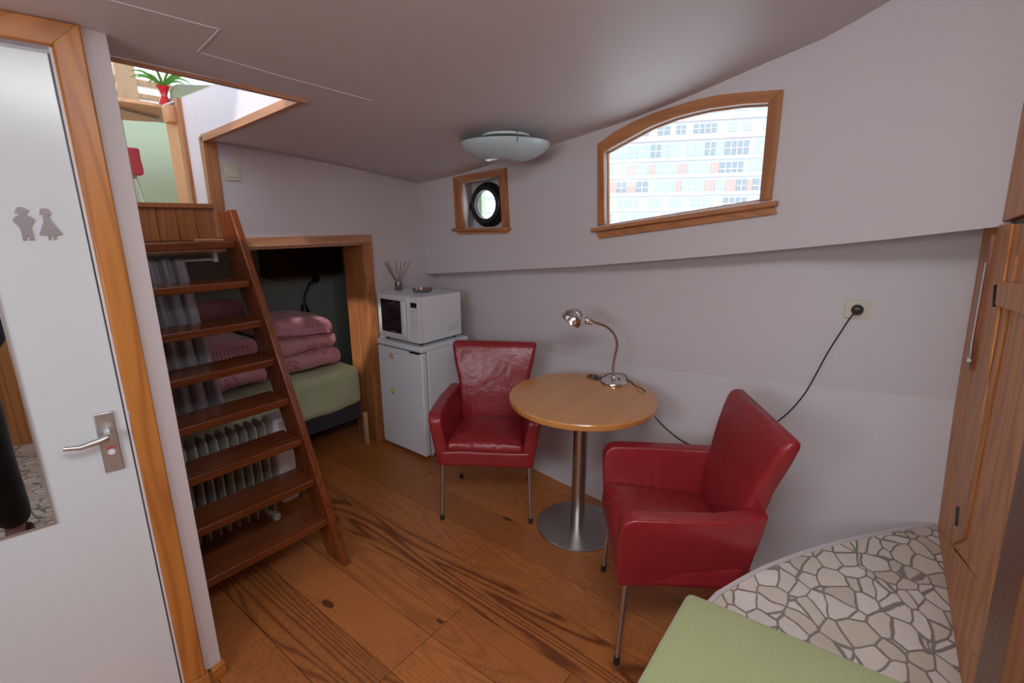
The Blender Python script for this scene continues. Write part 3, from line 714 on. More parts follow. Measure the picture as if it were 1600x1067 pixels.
post = tag(quad([(1606, 690), (1720, 300), (1700, 1300), (1545, 1085)], .006, .05, 'upright_post', woodm('dark_pine', (0.20, 0.07, 0.03), (0.11, 0.035, 0.014), axis='Z'), None, .006) if False else B().hexa([(.98, PY(.5), .502), (1.13, PY(.5), .502), (1.13, PY(.5) + .05, .502), (.98, PY(.5) + .05, .502), (.98, PY(2.4), 2.4), (1.13, PY(2.4), 2.4), (1.13, PY(2.4) + .05, 2.4), (.98, PY(2.4) + .05, 2.4)]).build('upright_post', woodm('dark_pine', (0.20, 0.07, 0.03), (0.11, 0.035, 0.014), axis='Z'), bevel=.006), 'dark brown wooden post at the edge of the bow bulkhead', 'post')
ra = thing('wooden_rail', 'slim reddish wooden rail with a thin metal rod hung on the bow panelling', 'rail', onpan(1520, 580, .03))
q = [onpan(*p, .0) for p in ((1556, 372), (1564, 366), (1528, 580), (1520, 577))]
B().hexa([p + [0, .004, 0] for p in q] + [p + [0, .022, 0] for p in q]).build('batten', woodm('red_batten', (0.36, 0.11, 0.04), (0.2, 0.05, 0.02), axis='Z', rough=.3), ra, True, bevel=.003)
B().tube([onpan(1541, 410, .026), onpan(1519, 535, .026), onpan(1516, 560, .026)], .0025, 8).build('rod', CHROME, ra, True)
B().tube([onpan(1517, 553, .01), onpan(1514, 563, .028)], .006, 8).build('bracket', STEEL, ra, True)

# --- apartment building across the water
bc = onplane(1070, 300, CAM + Fh * 62, Fh); hd = np.array([sin(radians(-18.7)), cos(radians(-18.7)), 0]); nb = np.array([-hd[1], hd[0], 0]); nb = nb if np.dot(nb, -bc) > 0 else -nb
apt = thing('apartment_building', 'pale apartment block with rows of coloured panels seen through the arched window', 'building', (bc[0], bc[1], -1))
def bp(s, n, z): p = bc + hd * s + nb * n; return (p[0], p[1], z)
def bbox(b, s0, s1, n0, n1, z0, z1): return b.hexa([bp(s0, n0, z0), bp(s1, n0, z0), bp(s1, n1, z0), bp(s0, n1, z0), bp(s0, n0, z1), bp(s1, n0, z1), bp(s1, n1, z1), bp(s0, n1, z1)])
FWH = plain('facade_white', (0.47, 0.48, 0.49), .8); FPK = plain('facade_pink', (0.44, 0.33, 0.33), .8); FGR = plain('facade_green', (0.30, 0.43, 0.37), .8); FRD = plain('facade_red', (0.46, 0.27, 0.24), .8)
FGL = plain('facade_glass', (0.30, 0.355, 0.375), .3); FGD = plain('facade_glass_dark', (0.20, 0.225, 0.245), .3)
bbox(B(), -75, 75, -12, 0, -1, 34).build('wall', FWH, apt, True, smooth=False)
rr = random.Random(3)
def zrow(py): return float(onplane(1110, py, bc, nb)[2])
rows = [(348, 334), (327, 309), (301, 281), (275, 254), (243, 222), (207, 193), (176, 166)]
for ri, (pb, pt_) in enumerate(rows):
    z0, z1 = zrow(pb), zrow(pt_); s = -17.5
    b = B(); bbox(b, -75, 75, 0, .25, z1 + .35, z1 + .75); b.build('floor_band', [FWH, FWH, FWH, FWH, FPK, FPK, FPK][ri], apt, True, smooth=False)
    for k in range(14):
        w = rr.choice([1.1, 1.5, 2.6]); gap = rr.uniform(.4, 1.3)
        o = bbox(B(), s, s + w, 0, .08, z0, z1).build('window', rr.choice([FGL, FGL, FGD, FGL]), apt, True, smooth=False)
        b = B(); nm_ = 2 if w < 2 else 4
        for q_ in range(1, nm_): bbox(b, s + w * q_ / nm_ - .05, s + w * q_ / nm_ + .05, .08, .14, z0, z1)
        bbox(b, s, s + w, .08, .14, lerp(z0, z1, .45), lerp(z0, z1, .52)); b.build('glazing_bars', FWH, o, False, smooth=False)
        if ri in (2, 3, 4) and rr.random() < .8: bbox(B(), s + w + .08, s + w + gap - .1, 0, .1, z0, z1).build('panel', FGR if ri == 4 else FRD, apt, True, smooth=False)
        s += w + gap
# ================================================================== FURNITURE
# --- ladder
lt = thing('ladder_stairs', 'steep reddish varnished wooden ship ladder with eight open treads', 'stairs', (1.112, 1.875, 0), -.015)
def lf(z): return z / 2.284                    # front edge of the stringer, local y
for x0, x1, nm in ((-.012, .022, 'stringer'), (-.66, -.63, 'stringer')):
    prof = [(lf(0), 0), (lf(0) + .15, 0), (lf(1.50) + .20, 1.50), (lf(1.50) + .24, 1.69), (lf(1.705), 1.705)]
    B().prism([(x0, y, z) for y, z in prof], (x1 - x0, 0, 0)).build(nm, LADDERZ, lt, bevel=.004)
for z in (1.552, 1.362, 1.170, .984, .796, .602, .410, .222):
    y = lf(z) + (.055 if z > 1.5 else .028 if z > .9 else .018)
    B().box(-.63, -.012, y, y + .185, z - .036, z).build('tread', LADDER, lt, bevel=.005, seg=3)

# --- oil radiator behind the ladder
RADC = plain('radiator_enamel', (0.38, 0.37, 0.31), .35)
rd = thing('oil_radiator', 'white oil-filled radiator with fins behind the ladder', 'heater', (.905, 2.56, 0))
for k in range(12):
    x = -.34 + .047 * k; pts = rrect(.068, .27, .03, 4)
    b = B(); b.loft([[(x + dx, sx * sc, .335 + sz * sc2) for sx, sz in pts] for dx, sc, sc2 in ((-.016, .62, .90), (-.004, 1, 1), (.004, 1, 1), (.016, .62, .90))])
    b.build('fin', RADC, rd, angle=50)
b = B(); b.soft([(.22, -.07, .09), (.325, -.07, .09), (.325, .07, .09), (.22, .07, .09), (.22, -.07, .60), (.325, -.07, .60), (.325, .07, .60), (.22, .07, .60)], .02, 4); cbx = b.build('control_box', WHITEP, rd)
b = B()
for k in range(3): b.box(.255 + .018 * k, .260 + .018 * k, -.0715, -.070, .44, .49)
for k in range(4): b.box(.25, .31, -.0715, -.070, .545 + .011 * k, .549 + .011 * k)
b.build('vent_slots', GREY, cbx)
b = B(); b.box(.262, .30, -.0715, -.070, .12, .16); b.build('rating_label', GREY, cbx)
for x in (-.25, .16):
    b = B(); b.box(x - .02, x + .02, -.115, .115, .05, .075); b.build('foot_bar', WHITEP, rd, bevel=.004)
    for y in (-.105, .105):
        b = B(); M = Matrix.Rotation(pi / 2, 3, 'Y'); b.lathe([(0, -.012), (.022, -.012), (.026, 0), (.022, .012), (0, .012)], (x, y, .026), 16, M); b.build('castor', WHITEP, rd)

# --- curtain and rod at the opening
rod = thing('curtain_rod', 'thin white curtain rod with end bracket under the landing', 'curtain rod', (1.1, 2.84, 1.45))
B().tube([(.5, 2.84, 1.452), (1.10, 2.84, 1.452)], .0065, 10).build('rod', WHITEP, rod, True)
B().box(1.085, 1.108, 2.826, 2.874, 1.437, 1.487).build('bracket', WHITEP, rod, True, bevel=.003)
B().box(.45, 1.125, 2.80, 2.875, 1.487, 1.500).build('backing_board', PALEW, rod, True, bevel=.002)
cu = B(); NX, NZ = 90, 40; vs_ = []
for j in range(NZ + 1):
    v = j / NZ; z = lerp(1.47, .57, v); xr = lerp(.945, 1.035, v ** 1.1); xl = .55
    for i in range(NX + 1):
        u = i / NX; x = lerp(xl, xr, u); amp = lerp(.016, .030, v)
        ph = 2 * pi * (u * 6.2 + .06 * sin(5 * v + u * 4)); y = 2.815 - .03 * v + amp * sin(ph) + .006 * sin(ph * 2.3 + v * 3)
        vs_.append((x + .006 * cos(ph), y, z))
cu.add(vs_, [(j * (NX + 1) + i, j * (NX + 1) + i + 1, (j + 1) * (NX + 1) + i + 1, (j + 1) * (NX + 1) + i) for j in range(NZ) for i in range(NX)])
tag(cu.build('curtain', SATIN, solid=.0015, angle=180), 'grey satin curtain hanging in folds behind the ladder treads', 'curtain')

# --- bed
bed = thing('bed', 'low bed on a dark base in the alcove under the landing', 'bed', (1.3, 3.5, 0))
def wrink(a, s): return lambda u, v, w, o: tuple(noise.noise_vector(Vector(o) * s) * a)
b = B(); b.box(.62, 2.02, 3.00, 4.08, .19, .31); b.build('bed_base', SLATE, bed, True, bevel=.015)
for x in (.75, 1.85):
    for y in (3.4, 4.0): B().box(x - .03, x + .03, y - .03, y + .03, 0, .19).build('leg', SLATE, bed, True)
b = B(); b.soft([(.60, 2.975, .30), (2.04, 2.975, .30), (2.04, 4.10, .30), (.60, 4.10, .30), (.60, 2.985, .60), (2.035, 2.985, .60), (2.035, 4.10, .615), (.60, 4.10, .615)], .055, 22, wrink(.012, 6)); b.build('mattress', SHEET, bed, True, angle=80)
def puff(name, label, x0, x1, y0, y1, z0, z1, grp=None, amp=.02, dome=.03, hem=True, mat=PINK, tilt=0):
    r = thing(name, label, 'pillow' if 'pillow' in name else 'bedding', ((x0 + x1) / 2, (y0 + y1) / 2, z0), 0, grp)
    def d(u, v, w, o):
        q = noise.noise_vector(Vector(o) * 5.5) * amp; k = dome * (1 - (2 * u - 1) ** 2) * (1 - (2 * v - 1) ** 2)
        return (q.x, q.y, q.z + (k if w > .5 else 0) + tilt * (u - .5))
    b = B(); b.soft([(x0, y0, z0), (x1, y0, z0), (x1, y1, z0), (x0, y1, z0), (x0, y0, z1), (x1, y0, z1), (x1, y1, z1), (x0, y1, z1)], (z1 - z0) * .46, 14, d)
    b.build('cover', mat, r, True, angle=180)
    if hem:
        hb = B(); n = 26; L = []
        for i in range(n + 1):
            u = i / n; x = lerp(x0 + .05, x1 - .07, u); z = lerp(z0, z1, .42) + tilt * (u - .5); y = y0 - .022
            q = noise.noise_vector(Vector((x, y0, z)) * 5.5) * amp; L.append((x, y + min(q.y, .0), z + q.z))
        hb.strip([np.array(p) + [0, 0, -.018] for p in L], [np.array(p) + [0, .01, .026] for p in L], (0, .012, 0)); hb.build('gingham_hem', GINGHAM, r, True, merge=True)
    return r
def duvet(label, x0, x1, z0, hs):
    r = thing('folded_duvet', label, 'bedding', ((x0 + x1) / 2, 3.35, z0)); z = z0
    for k, h in enumerate(hs):
        def d(u, v, w, o, k=k): q = noise.noise_vector(Vector(o) * 5 + Vector((k * 7, 0, 0))) * .02; return tuple(q)
        b = B(); s = .015 * k; b.soft([(x0, 3.09 + s, z), (x1 - s, 3.09 + s, z), (x1 - s, 3.60, z), (x0, 3.60, z), (x0, 3.09 + s, z + h), (x1 - s, 3.09 + s, z + h), (x1 - s, 3.60, z + h), (x0, 3.60, z + h)], h * .48, 14, d)
        b.build('fold', PINK, r, True, angle=180); z += h * .96
    return r
duvet('folded pink flowered duvet under the larger pillow at the bed end by the post', 1.43, 1.965, .626, (.125, .125))
duvet('folded pink flowered duvet seen between the ladder treads', .90, 1.42, .622, (.10, .09))
puff('pillow', 'plump pink pillow with gingham hem, topmost of the pile beside the ladder', 1.42, 1.955, 3.12, 3.60, .858, .975, amp=.014, dome=.05, tilt=-.05)
puff('pillow', 'pink flowered pillow with gingham hem seen behind the ladder treads', .90, 1.40, 3.12, 3.52, .80, .905, amp=.012, dome=.05)
pb_ = thing('pillow', 'pink pillow leaning upright at the back of the bed', 'pillow', (1.33, 3.75, .62))
b = B(); b.soft([(1.1, 3.66, .62), (1.62, 3.66, .62), (1.62, 3.78, .62), (1.1, 3.78, .62), (1.1, 3.80, 1.10), (1.62, 3.80, 1.08), (1.62, 3.90, 1.08), (1.1, 3.90, 1.10)], .055, 10, wrink(.02, 5)); b.build('cover', cloth('rose_cotton', (0.30, 0.10, 0.11), (0.38, 0.14, 0.15)), pb_, True, angle=180)
wl = thing('reading_lamp', 'dark bendy reading lamp on the back wall over the bed', 'lamp', (2.3, 4.12, 1.16))
B().lathe([(0, 0), (.035, 0), (.035, .02), (0, .02)], (2.42, 4.143, 1.13), 20, Matrix.Rotation(pi / 2, 3, 'X')).build('wall_mount', BRONZE, wl, True)
B().tube([(2.42, 4.13, 1.13), (2.36, 4.02, 1.15), (2.25, 3.95, 1.12), (2.18, 3.93, 1.02), (2.17, 3.92, .95)], .008, 10).build('arm', BRONZE, wl, True)
B().lathe([(.02, .09), (.028, .06), (.05, 0), (.046, 0), (.016, .085), (.02, .09)], (2.165, 3.92,   .86), 24, None, False).build('lamp_shade', BRONZE, wl, True)
tag(B().box(1.985, 2.012, 2.905, 2.935, 0, .255).build('wood_offcut', PALEW, bevel=.003), 'short pale wooden batten leaning upright beside the opening post', 'wood block')

# --- fridge
FX, FY0, FY1, FZ = 2.085, 2.352, 2.825, .826
fr = thing('fridge', 'small white table-top fridge between the wooden post and red armchair', 'fridge', (2.3, 2.59, 0))
B().box(FX + .055, 2.535, FY0 + .004, FY1 - .004, .025, FZ - .038).build('cabinet_body', WHITE, fr, True, bevel=.006)
B().box(FX + .0, 2.54, FY0, FY1, FZ - .036, FZ).build('top_panel', WHITE, fr, True, bevel=.006, seg=3)
dr = B().box(FX, FX + .045, FY0 + .002, FY1 - .002, .028, FZ - .048).build('door', WHITE, fr, True, bevel=.008, seg=3)
B().box(FX + .044, FX + .056, FY0 + .012, FY1 - .012, .035, FZ - .05).build('door_seal', GREY, fr, True)
B().box(FX - .001, FX + .02, FY0 + .03, FY0 + .13, FZ - .053, FZ - .047).build('grip_slot', BLACK, dr, True)
for y in (FY0 + .04, FY1 - .04): B().lathe([(0, 0), (.014, 0), (.014, .026), (0, .026)], (FX + .09, y, 0), 14).build('foot', WHITEP, fr, True)
MX = Matrix.Rotation(-pi / 2, 3, 'Y')
sy, sz = onx(611, 556, FX - .001)[1:]
b = B(); b.lathe([(.019, 0), (.019, .0008), (.023, .0008), (.023, 0), (.019, 0)], (FX - .0005, sy, sz), 30, MX, False)
b.hexa([(FX - .0012, sy + .014, sz + .014), (FX - .0012, sy + .017, sz + .011), (FX - .0012, sy - .014, sz - .014), (FX - .0012, sy - .017, sz - .011)] + [(FX - .0002, sy + .014, sz + .014), (FX - .0002, sy + .017, sz + .011), (FX - .0002, sy - .014, sz - .014), (FX - .0002, sy - .017, sz - .011)])
b.box(FX - .0012, FX - .0002, sy - .006, sy - .002, sz - .011, sz + .011); b.box(FX - .0012, FX - .0002, sy - .002, sy + .009, sz - .002, sz + .002); b.box(FX - .0012, FX - .0002, sy + .004, sy + .008, sz - .002, sz + .009); b.build('warning_sticker', RED, dr, True)
ty, tz = onx(620, 553, FX)[1:]
B().box(FX - .0008, FX, ty - .018, ty + .018, tz - .002, tz + .002).build('badge', GREY, dr, True)
my, mz = onx(614, 611, FX)[1:]
mg = thing('fridge_magnet', 'round yellow smiling magnet on the fridge door', 'magnet', (FX - .003, my, mz))
B().lathe([(0, .006), (.012, .0055), (.019, .003), (.020, 0), (0, 0)], (FX - .0005, my, mz), 26, MX).build('disc', YELLOW, mg, True)
B().tube([(FX - .0065, my - .010 * cos(t), mz - .010 * sin(t)) for t in np.linspace(.2, pi - .2, 9)], .0012, 6).build('smile', BLACK, mg, True)
# --- microwave
ZM = FZ + .020; MXf, MY0, MY1, MZ = 2.098, 2.375, 2.805, 1.157
mw = thing('microwave', 'white microwave oven with black door window standing on the fridge', 'microwave', (2.3, 2.59, FZ))
B().box(MXf + .03, 2.50, MY0 + .002, MY1, ZM, MZ).build('casing', WHITE, mw, True, bevel=.005)
B().box(MXf, MXf + .03, MY0, MY0 + .103, ZM + .002, MZ - .001).build('control_panel', WHITEP, mw, True, bevel=.003)
md = B().box(MXf, MXf + .03, MY0 + .105, MY1 + .002, ZM + .002, MZ - .001).build('door', WHITEP, mw, True, bevel=.005)
B().box(MXf - .002, MXf + .002, MY0 + .185, MY1 - .035, ZM + .045, MZ - .035).build('door_window', BGLASS, md, True, bevel=.001)
B().box(MXf - .024, MXf - .002, MY0 + .122, MY0 + .162, ZM + .03, MZ - .035).build('door_handle', WHITEP, md, True, bevel=.008, seg=3)
B().box(MXf - .003, MXf - .0015, MY0 + .24, MY0 + .30, ZM + .053, ZM + .058).build('badge', GREY, md, True)
cp = [o for o in mw.children if o.name.startswith('control')][0]
B().box(MXf - .001, MXf + .001, MY0 + .022, MY0 + .082, MZ - .068, MZ - .034).build('display', BGLASS, cp, True)
for r in range(6):
    b = B()
    for c in range(3): b.box(MXf - .0008, MXf + .0, MY0 + .024 + .022 * c, MY0 + .036 + .022 * c, MZ - .092 - .026 * r, MZ - .0895 - .026 * r)
    b.build('button_marks', GREY, cp, True)
b = B()
for k in range(4): b.box(2.36, 2.46, MY0 + .0005, MY0 + .003, ZM + .05 + .012 * k, ZM + .052 + .012 * k)
b.build('side_vents', GREY, mw, True)
for x in (2.14, 2.46):
    for y in (MY0 + .04, MY1 - .04): B().lathe([(0, 0), (.013, 0), (.015, .021), (0, .021)], (x, y, FZ), 12).build('foot', BLACK, mw, True)
# --- reed diffuser and cut glass dish on the microwave
dx, dy = 2.185, 2.735
q = onz(623, 453, MZ); dx, dy = float(q[0]), float(q[1])
df = thing('reed_diffuser', 'small glass reed diffuser bottle with brown sticks on the microwave', 'diffuser', (dx, dy, MZ))
B().lathe([(0, 0), (.026, 0), (.028, .003), (.028, .052), (.026, .056), (.016, .058), (.015, .07), (.013, .07), (.013, .057), (.024, .052), (.024, .008), (0, .008)], (0, 0, 0), 28).build('bottle', BOTTLE, df)
B().lathe([(0, .009), (.0225, .009), (.0225, .03), (0, .03)], (0, 0, 0), 24).build('scented_oil', plain('amber_oil', (0.16, 0.05, 0.02), .1), df)
B().lathe([(.016, .056), (.018, .056), (.018, .069), (.016, .069), (.016, .056)], (0, 0, 0), 24, None, False).build('collar', STEEL, df)
for k, (ax, ay, L) in enumerate(((-.085, .0, .225), (-.05, .03, .225), (-.01, 0, .232), (.035, .01, .22), (.075, .02, .225), (.09, -.01, .222), (-.08, .02, .21))):
    u = Rv * ax + np.array([0, ay, 0]); B().tube([tuple(-u * .12) [:2] + (.012,), tuple(u)[:2] + (L * .92,)], .0022, 6).build('reed', REED, df)
q = onz(660, 456, MZ); gd = thing('glass_dish', 'low clear cut-glass dish on the microwave top', 'dish', (q[0], q[1], MZ))
b = B(); n = 48; secs = []
for r, z in ((.050, 0), (.060, .004), (.068, .020), (.072, .026), (.066, .026), (.060, .012), (.04, .008)):
    secs.append([((r + (.003 if k % 4 < 2 else -.002) * (z > .002)) * cos(2 * pi * k / n), (r + (.003 if k % 4 < 2 else -.002) * (z > .002)) * sin(2 * pi * k / n), z) for k in range(n)])
b.loft(secs); b.build('dish', glass('cut_glass', (0.95, 0.96, 0.95), .9, .05), gd)
tag(B().soft([(q[0] - .0, q[1] - .03, MZ + .010), (q[0] + .045, q[1] - .03, MZ + .010), (q[0] + .045, q[1], MZ + .010), (q[0], q[1], MZ + .010), (q[0], q[1] - .03, MZ + .027), (q[0] + .045, q[1] - .03, MZ + .027), (q[0] + .045, q[1], MZ + .027), (q[0], q[1], MZ + .027)], .006, 3).build('wax_melt', plain('terracotta', (0.40, 0.09, 0.05), .5)), 'small reddish lump lying in the cut-glass dish', 'wax')

# --- armchairs
def make_chair(loc, rz, label):
    t = thing('armchair', label, 'armchair', loc, rz, 'red leather armchairs at the round table')
    def wr(a, s): return lambda u, v, w, o: tuple(noise.noise_vector(Vector(o) * s) * a)
    b = B(); b.soft([(-.258, -.43, .347), (.258, -.43, .347), (.262, .022, .345), (-.262, .022, .345), (-.25, -.43, .44), (.25, -.43, .44), (.255, .024, .44), (-.255, .024, .44)], .02, 12, wr(.004, 9)); b.build('seat_base', LEATHER, t, angle=180)
    def seatd(u, v, w, o):
        q = noise.noise_vector(Vector((o.x * 7, o.y * 14, 3))) * .006; dome = .022 * (1 - (2 * u - 1) ** 2) * (1 - (2 * v - 1) ** 4)
        fr_ = max(0, v - .8) / .2; wv = .003 * sin(o.x * 90 + 3 * sin(o.x * 23)) * fr_
        return (q.x, q.y + wv, q.z + (dome if w > .5 else 0) + wv)
    b = B(); b.soft([(-.215, -.42, .42), (.215, -.42, .42), (.212, .026, .425), (-.212, .026, .425), (-.215, -.42, .465), (.215, -.42, .465), (.212, .022, .488), (-.212, .022, .488)], .028, 22, seatd); b.build('seat', LEATHER, t, angle=180)
    # arms: side panels with a rounded front top, flaring outwards
    def prof():
        p = [(.012, .346), (.022, .46), (.026, .56)]
        for k in range(7): a = radians(90 * k / 6); p.append((-.030 + .055 * cos(a), .590 + .052 * sin(a)))
        p += [(-.15, .643), (-.30, .643), (-.42, .650), (-.472, .655), (-.468, .60), (-.455, .48), (-.440, .346)]
        return p
    for s in (-1, 1):
        P = prof(); secs = []; cy_, cz_ = -.22, .49
        def xoff(y, z, w):                # outer surface position
            fl = .245 + .046 * max(0, (z - .345) / .3) ** 1.2; fl -= .035 * max(0, (-y - .28) / .2) * (z > .345)
            return fl - w
        for w, sh in ((-.014, .985), (-.012, .99), (-.004, 1.0), (.010, 1.0)): pass
        layers = [(-.018, .90), (-.017, .955), (-.010, .99), (.0, 1.0), (.030, 1.0), (.044, .99), (.050, .955), (.051, .90)]
        for w, sh in layers:
            secs.append([(s * xoff(y, z, w), cy_ + (y - cy_) * lerp(1, sh, .35) , cz_ + (z - cz_) * lerp(1, sh, .5)) for y, z in P])
        b = B(); b.loft(secs); b.build('arm', LEATHER, t, angle=60, merge=True)
    # backrest: narrow at the arms, wide at the top, leaning back
    bs = []
    for z, hw, yc, th in ((.350, .222, -.425, .05), (.42, .222, -.425, .075), (.52, .216, -.435, .085), (.62, .212, -.450, .085), (.70, .222, -.468, .08), (.78, .240, -.488, .076), (.85, .256, -.508, .072), (.895, .264, -.520, .066), (.912, .262, -.525, .052), (.920, .250, -.527, .030)):
        ring = rrect(hw, th / 2, min(.026, th * .45), 6)
        bs.append([(x, yc + y, z + (.006 * sin(x * 11 + .6) if z > .88 else 0)) for x, y in ring])
    fine = []
    for a, c in zip(bs, bs[1:]):
        for k in range(4): fine.append([tuple(lerp(p[i], q[i], k / 4) for i in range(3)) for p, q in zip(a, c)])
    fine.append(bs[-1]); fine = [[tuple(Vector(p) + noise.noise_vector(Vector(p) * 8) * .004) for p in sct] for sct in fine]
    b = B(); b.loft(fine); b.build('backrest', LEATHER, t, angle=180)
    for sx in (-1, 1):
        for top, foot in (((sx * .240, -.02, .36), (sx * .252, 0, 0)), ((sx * .205, -.40, .36), (sx * .222, -.458, 0))):
            T, F_ = Vector(top), Vector(foot); lg = B().tube([T, F_.lerp(T, .02)], [.0125, .009], 14).build('leg', ALU, t)
            b = B().tube([F_, F_.lerp(T, .085)], [.0125, .0115], 12); g = b.build('rubber_foot', RUBBER, lg)
    return t
c1 = make_chair((1.807, 1.566, 0), radians(-146.7 - 90), 'red leather armchair in front of the fridge with its seat facing the camera')
fa = radians(122.7); fu = np.array([sin(fa), -cos(fa)]); legp = onz(963, 1036)
m2 = legp[:2] - (-fu if False else np.array([.841, .541]) * -.252)
dup(c1, (float(m2[0]), float(m2[1]), 0), fa - pi / 2, 'red leather armchair seen from behind its side, beside the mosaic bench').scale = (1, 1, 1.035)

# --- round table
tcx, tcy, TZ = 2.085, 1.135, .772
tb_ = thing('round_table', 'round beech cafe table on a brushed steel column between the armchairs', 'table', (tcx, tcy, 0))
B().lathe([(0, -.036), (.368, -.036), (.377, -.030), (.380, -.022), (.380, -.006), (.376, 0), (0, 0)], (0, 0, TZ), 96).build('tabletop', TABLEW, tb_, angle=30)
B().lathe([(0, 0), (.2255, 0), (.2265, .003), (.2265, .008), (.222, .011), (.05, .013), (0, .013)], (0, 0, 0), 72).build('base_plate', STEEL, tb_, angle=30)
B().lathe([(0, .012), (.038, .012), (.038, TZ - .04), (0, TZ - .04)], (0, 0, 0), 40).build('column', STEEL, tb_, angle=30)
B().box(-.16, .16, -.16, .16, TZ - .043, TZ - .036).build('top_plate', STEEL, tb_)
# --- desk lamp
lp = onplane(959, 598, [0, 0, TZ], [0, 0, 1]); lx, ly = float(lp[0]), float(lp[1])
dl = thing('desk_lamp', 'chrome gooseneck desk lamp with round shade on the round table', 'lamp', (lx, ly, TZ))
B().lathe([(0, 0), (.068, 0), (.073, .003), (.073, .011), (.069, .015), (.060, .013), (.052, .0155), (.024, .019), (.012, .028), (.008, .040), (0, .041)], (0, 0, 0), 48).build('base', CHROME, dl, angle=50)
def lpt(px, py, off=0.): p = onplane(px, py, lp, Fh); return Vector((p[0] - lx, p[1] - ly, p[2] - TZ))
neck = [Vector((0, 0, .02)), lpt(958, 580), lpt(958.5, 570), lpt(961, 556), lpt(964, 543), lpt(963.5, 532), lpt(960, 523), lpt(955, 516.5), lpt(947, 510), lpt(937, 506), lpt(929, 503.5), lpt(922, 501.5)]
nk = []
for i in range(len(neck) - 1):
    for k in range(4):
        p0, p1, p2, p3 = neck[max(i - 1, 0)], neck[i], neck[i + 1], neck[min(i + 2, len(neck) - 1)]; t = k / 4
        nk.append(.5 * ((2 * p1) + (p2 - p0) * t + (2 * p0 - 5 * p1 + 4 * p2 - p3) * t * t + (3 * p1 - p0 - 3 * p2 + p3) * t ** 3))
nk.append(neck[-1]); B().tube(nk, [.0066 + .0006 * (i % 2) for i in range(len(nk))], 12).build('gooseneck', plain('bronzed_steel', (0.42, 0.34, 0.27), .28, 1), dl)
hA, hB = lpt(927, 503), lpt(884, 492); ax = (hB - hA).normalized()
axis = (Vector(Rv) * -.42 + Vector((0, 0, -.82)) + Vector(Fh) * .22).normalized()
zr = Vector((0, 0, 1)).rotation_difference(axis).to_matrix()
sock = Vector((0, 0, 1)).rotation_difference(ax).to_matrix()
B().lathe([(0, -.004), (.015, -.004), (.0205, .001), (.0205, .034), (.017, .046), (0, .048)], lpt(926, 502.8), 24, sock).build('socket', CHROME, dl)
hc = lpt(897.5, 499)
R_ = .066; pr = []
for k in range(13): a = radians(90 * k / 12); pr.append((R_ * sin(a) + (0 if k else 0.0), -R_ * cos(a) * .88))
pr += [(.069, .006), (.0715, .010)]; inner_ = [(r - .0015, z + .001) for r, z in reversed(pr[1:])] + [(0, pr[0][1] + .002)]
B().lathe(pr + inner_, hc, 40, zr).build('lamp_shade', CHROME, dl, angle=60)
B().lathe([(0, -.03), (.012, -.028), (.018, -.012), (.016, .0), (.008, .010), (0, .012)], hc, 20, zr).build('bulb', OPAL, dl)
B().lathe([(0, .012), (.006, .012), (.006, .022), (0, .024)], (.028, -.018, 0), 12).build('switch_button', BLACK, dl)
# cord: across the table, down behind it, up to the socket
WO = onlow(1340, 483); ox, oy, oz = [float(c) for c in WO]
def W(x, y, z): return Vector((x - lx, y - ly, z - TZ))
c3 = [lpt(979, 590), W(*onz(976, 586, TZ + .004)), W(*onz(966, 583.5, TZ + .004)), W(*onz(950, 584, TZ + .004)), W(*onz(943, 589, TZ + .004))]
c3[0] = W(*onz(981, 594, TZ + .004))
def smooth(P, k=5):
    out = []
    for i in range(len(P) - 1):
        p0, p1, p2, p3 = P[max(i - 1, 0)], P[i], P[i + 1], P[min(i + 2, len(P) - 1)]
        for j in range(k):
            t = j / k; out.append(.5 * ((2 * p1) + (p2 - p0) * t + (2 * p0 - 5 * p1 + 4 * p2 - p3) * t * t + (3 * p1 - p0 - 3 * p2 + p3) * t ** 3))
    return out + [P[-1]]
rim = W(*onz(1008, 612, TZ + .003)); 
down = [W(*onlow(x, y, .015)) for x, y in ((1020, 645), (1035, 664), (1055, 681), (1075, 693), (1110, 702))]
rise = [W(*onlow(x, y, .010)) for x, y in ((1160, 690), (1200, 668), (1230, 646))]
up_ = [W(*onlow(x, y, .010)) for x, y in ((1255, 618), (1272, 590), (1292, 553), (1316, 515), (1328, 497))]
path = [W(lx + .0, ly - .0, TZ + .006)] + c3[::-1][0:0] + [c3[0], W(*onz(992, 602, TZ + .003)), rim, W(tcx + .375, tcy - .12, TZ - .0)][0:3] + down + rise + up_ + [W(ox - .03, oy, oz)]
B().tube(smooth(path), .0028, 8).build('power_cord', BLACK, dl)
B().tube(smooth(c3), .0028, 8).build('power_cord', BLACK, dl)
MX = Matrix.Rotation(-pi / 2, 3, 'Y')
B().lathe([(0, 0), (.020, 0), (.022, .006), (.021, .022), (.014, .032), (0, .034)], (ox - .008 - lx, oy + .0 - ly, oz - TZ), 28, MX).build('plug', BLACK, dl)
# coasters on the table
RINGM = plain('dark_metal_ring', (0.10, 0.085, 0.08), .35, .8)
for k, ((cx_, cy_), zz, lb_) in enumerate((((936, 591.5), .0, 'dark openwork metal coaster lying next to the lamp base'), ((926, 588), .004, 'dark openwork metal coaster overlapping the other, farther from the lamp'))):
    p = onz(cx_, cy_, TZ + zz + .002); b = B(); n = 30
    for r in (.031, .022, .011): b.tube([(p[0] + r * cos(2 * pi * i / n), p[1] + r * sin(2 * pi * i / n), TZ + zz + .003) for i in range(n + 1)], .0022, 6, False)
    for i in range(6): a = pi * i / 3; b.tube([(p[0] + .009 * cos(a), p[1] + .009 * sin(a), TZ + zz + .003), (p[0] + .031 * cos(a), p[1] + .031 * sin(a), TZ + zz + .003)], .0018, 6)
    tag(b.build('coaster', RINGM), lb_, 'coaster', 'metal coasters on the round table')

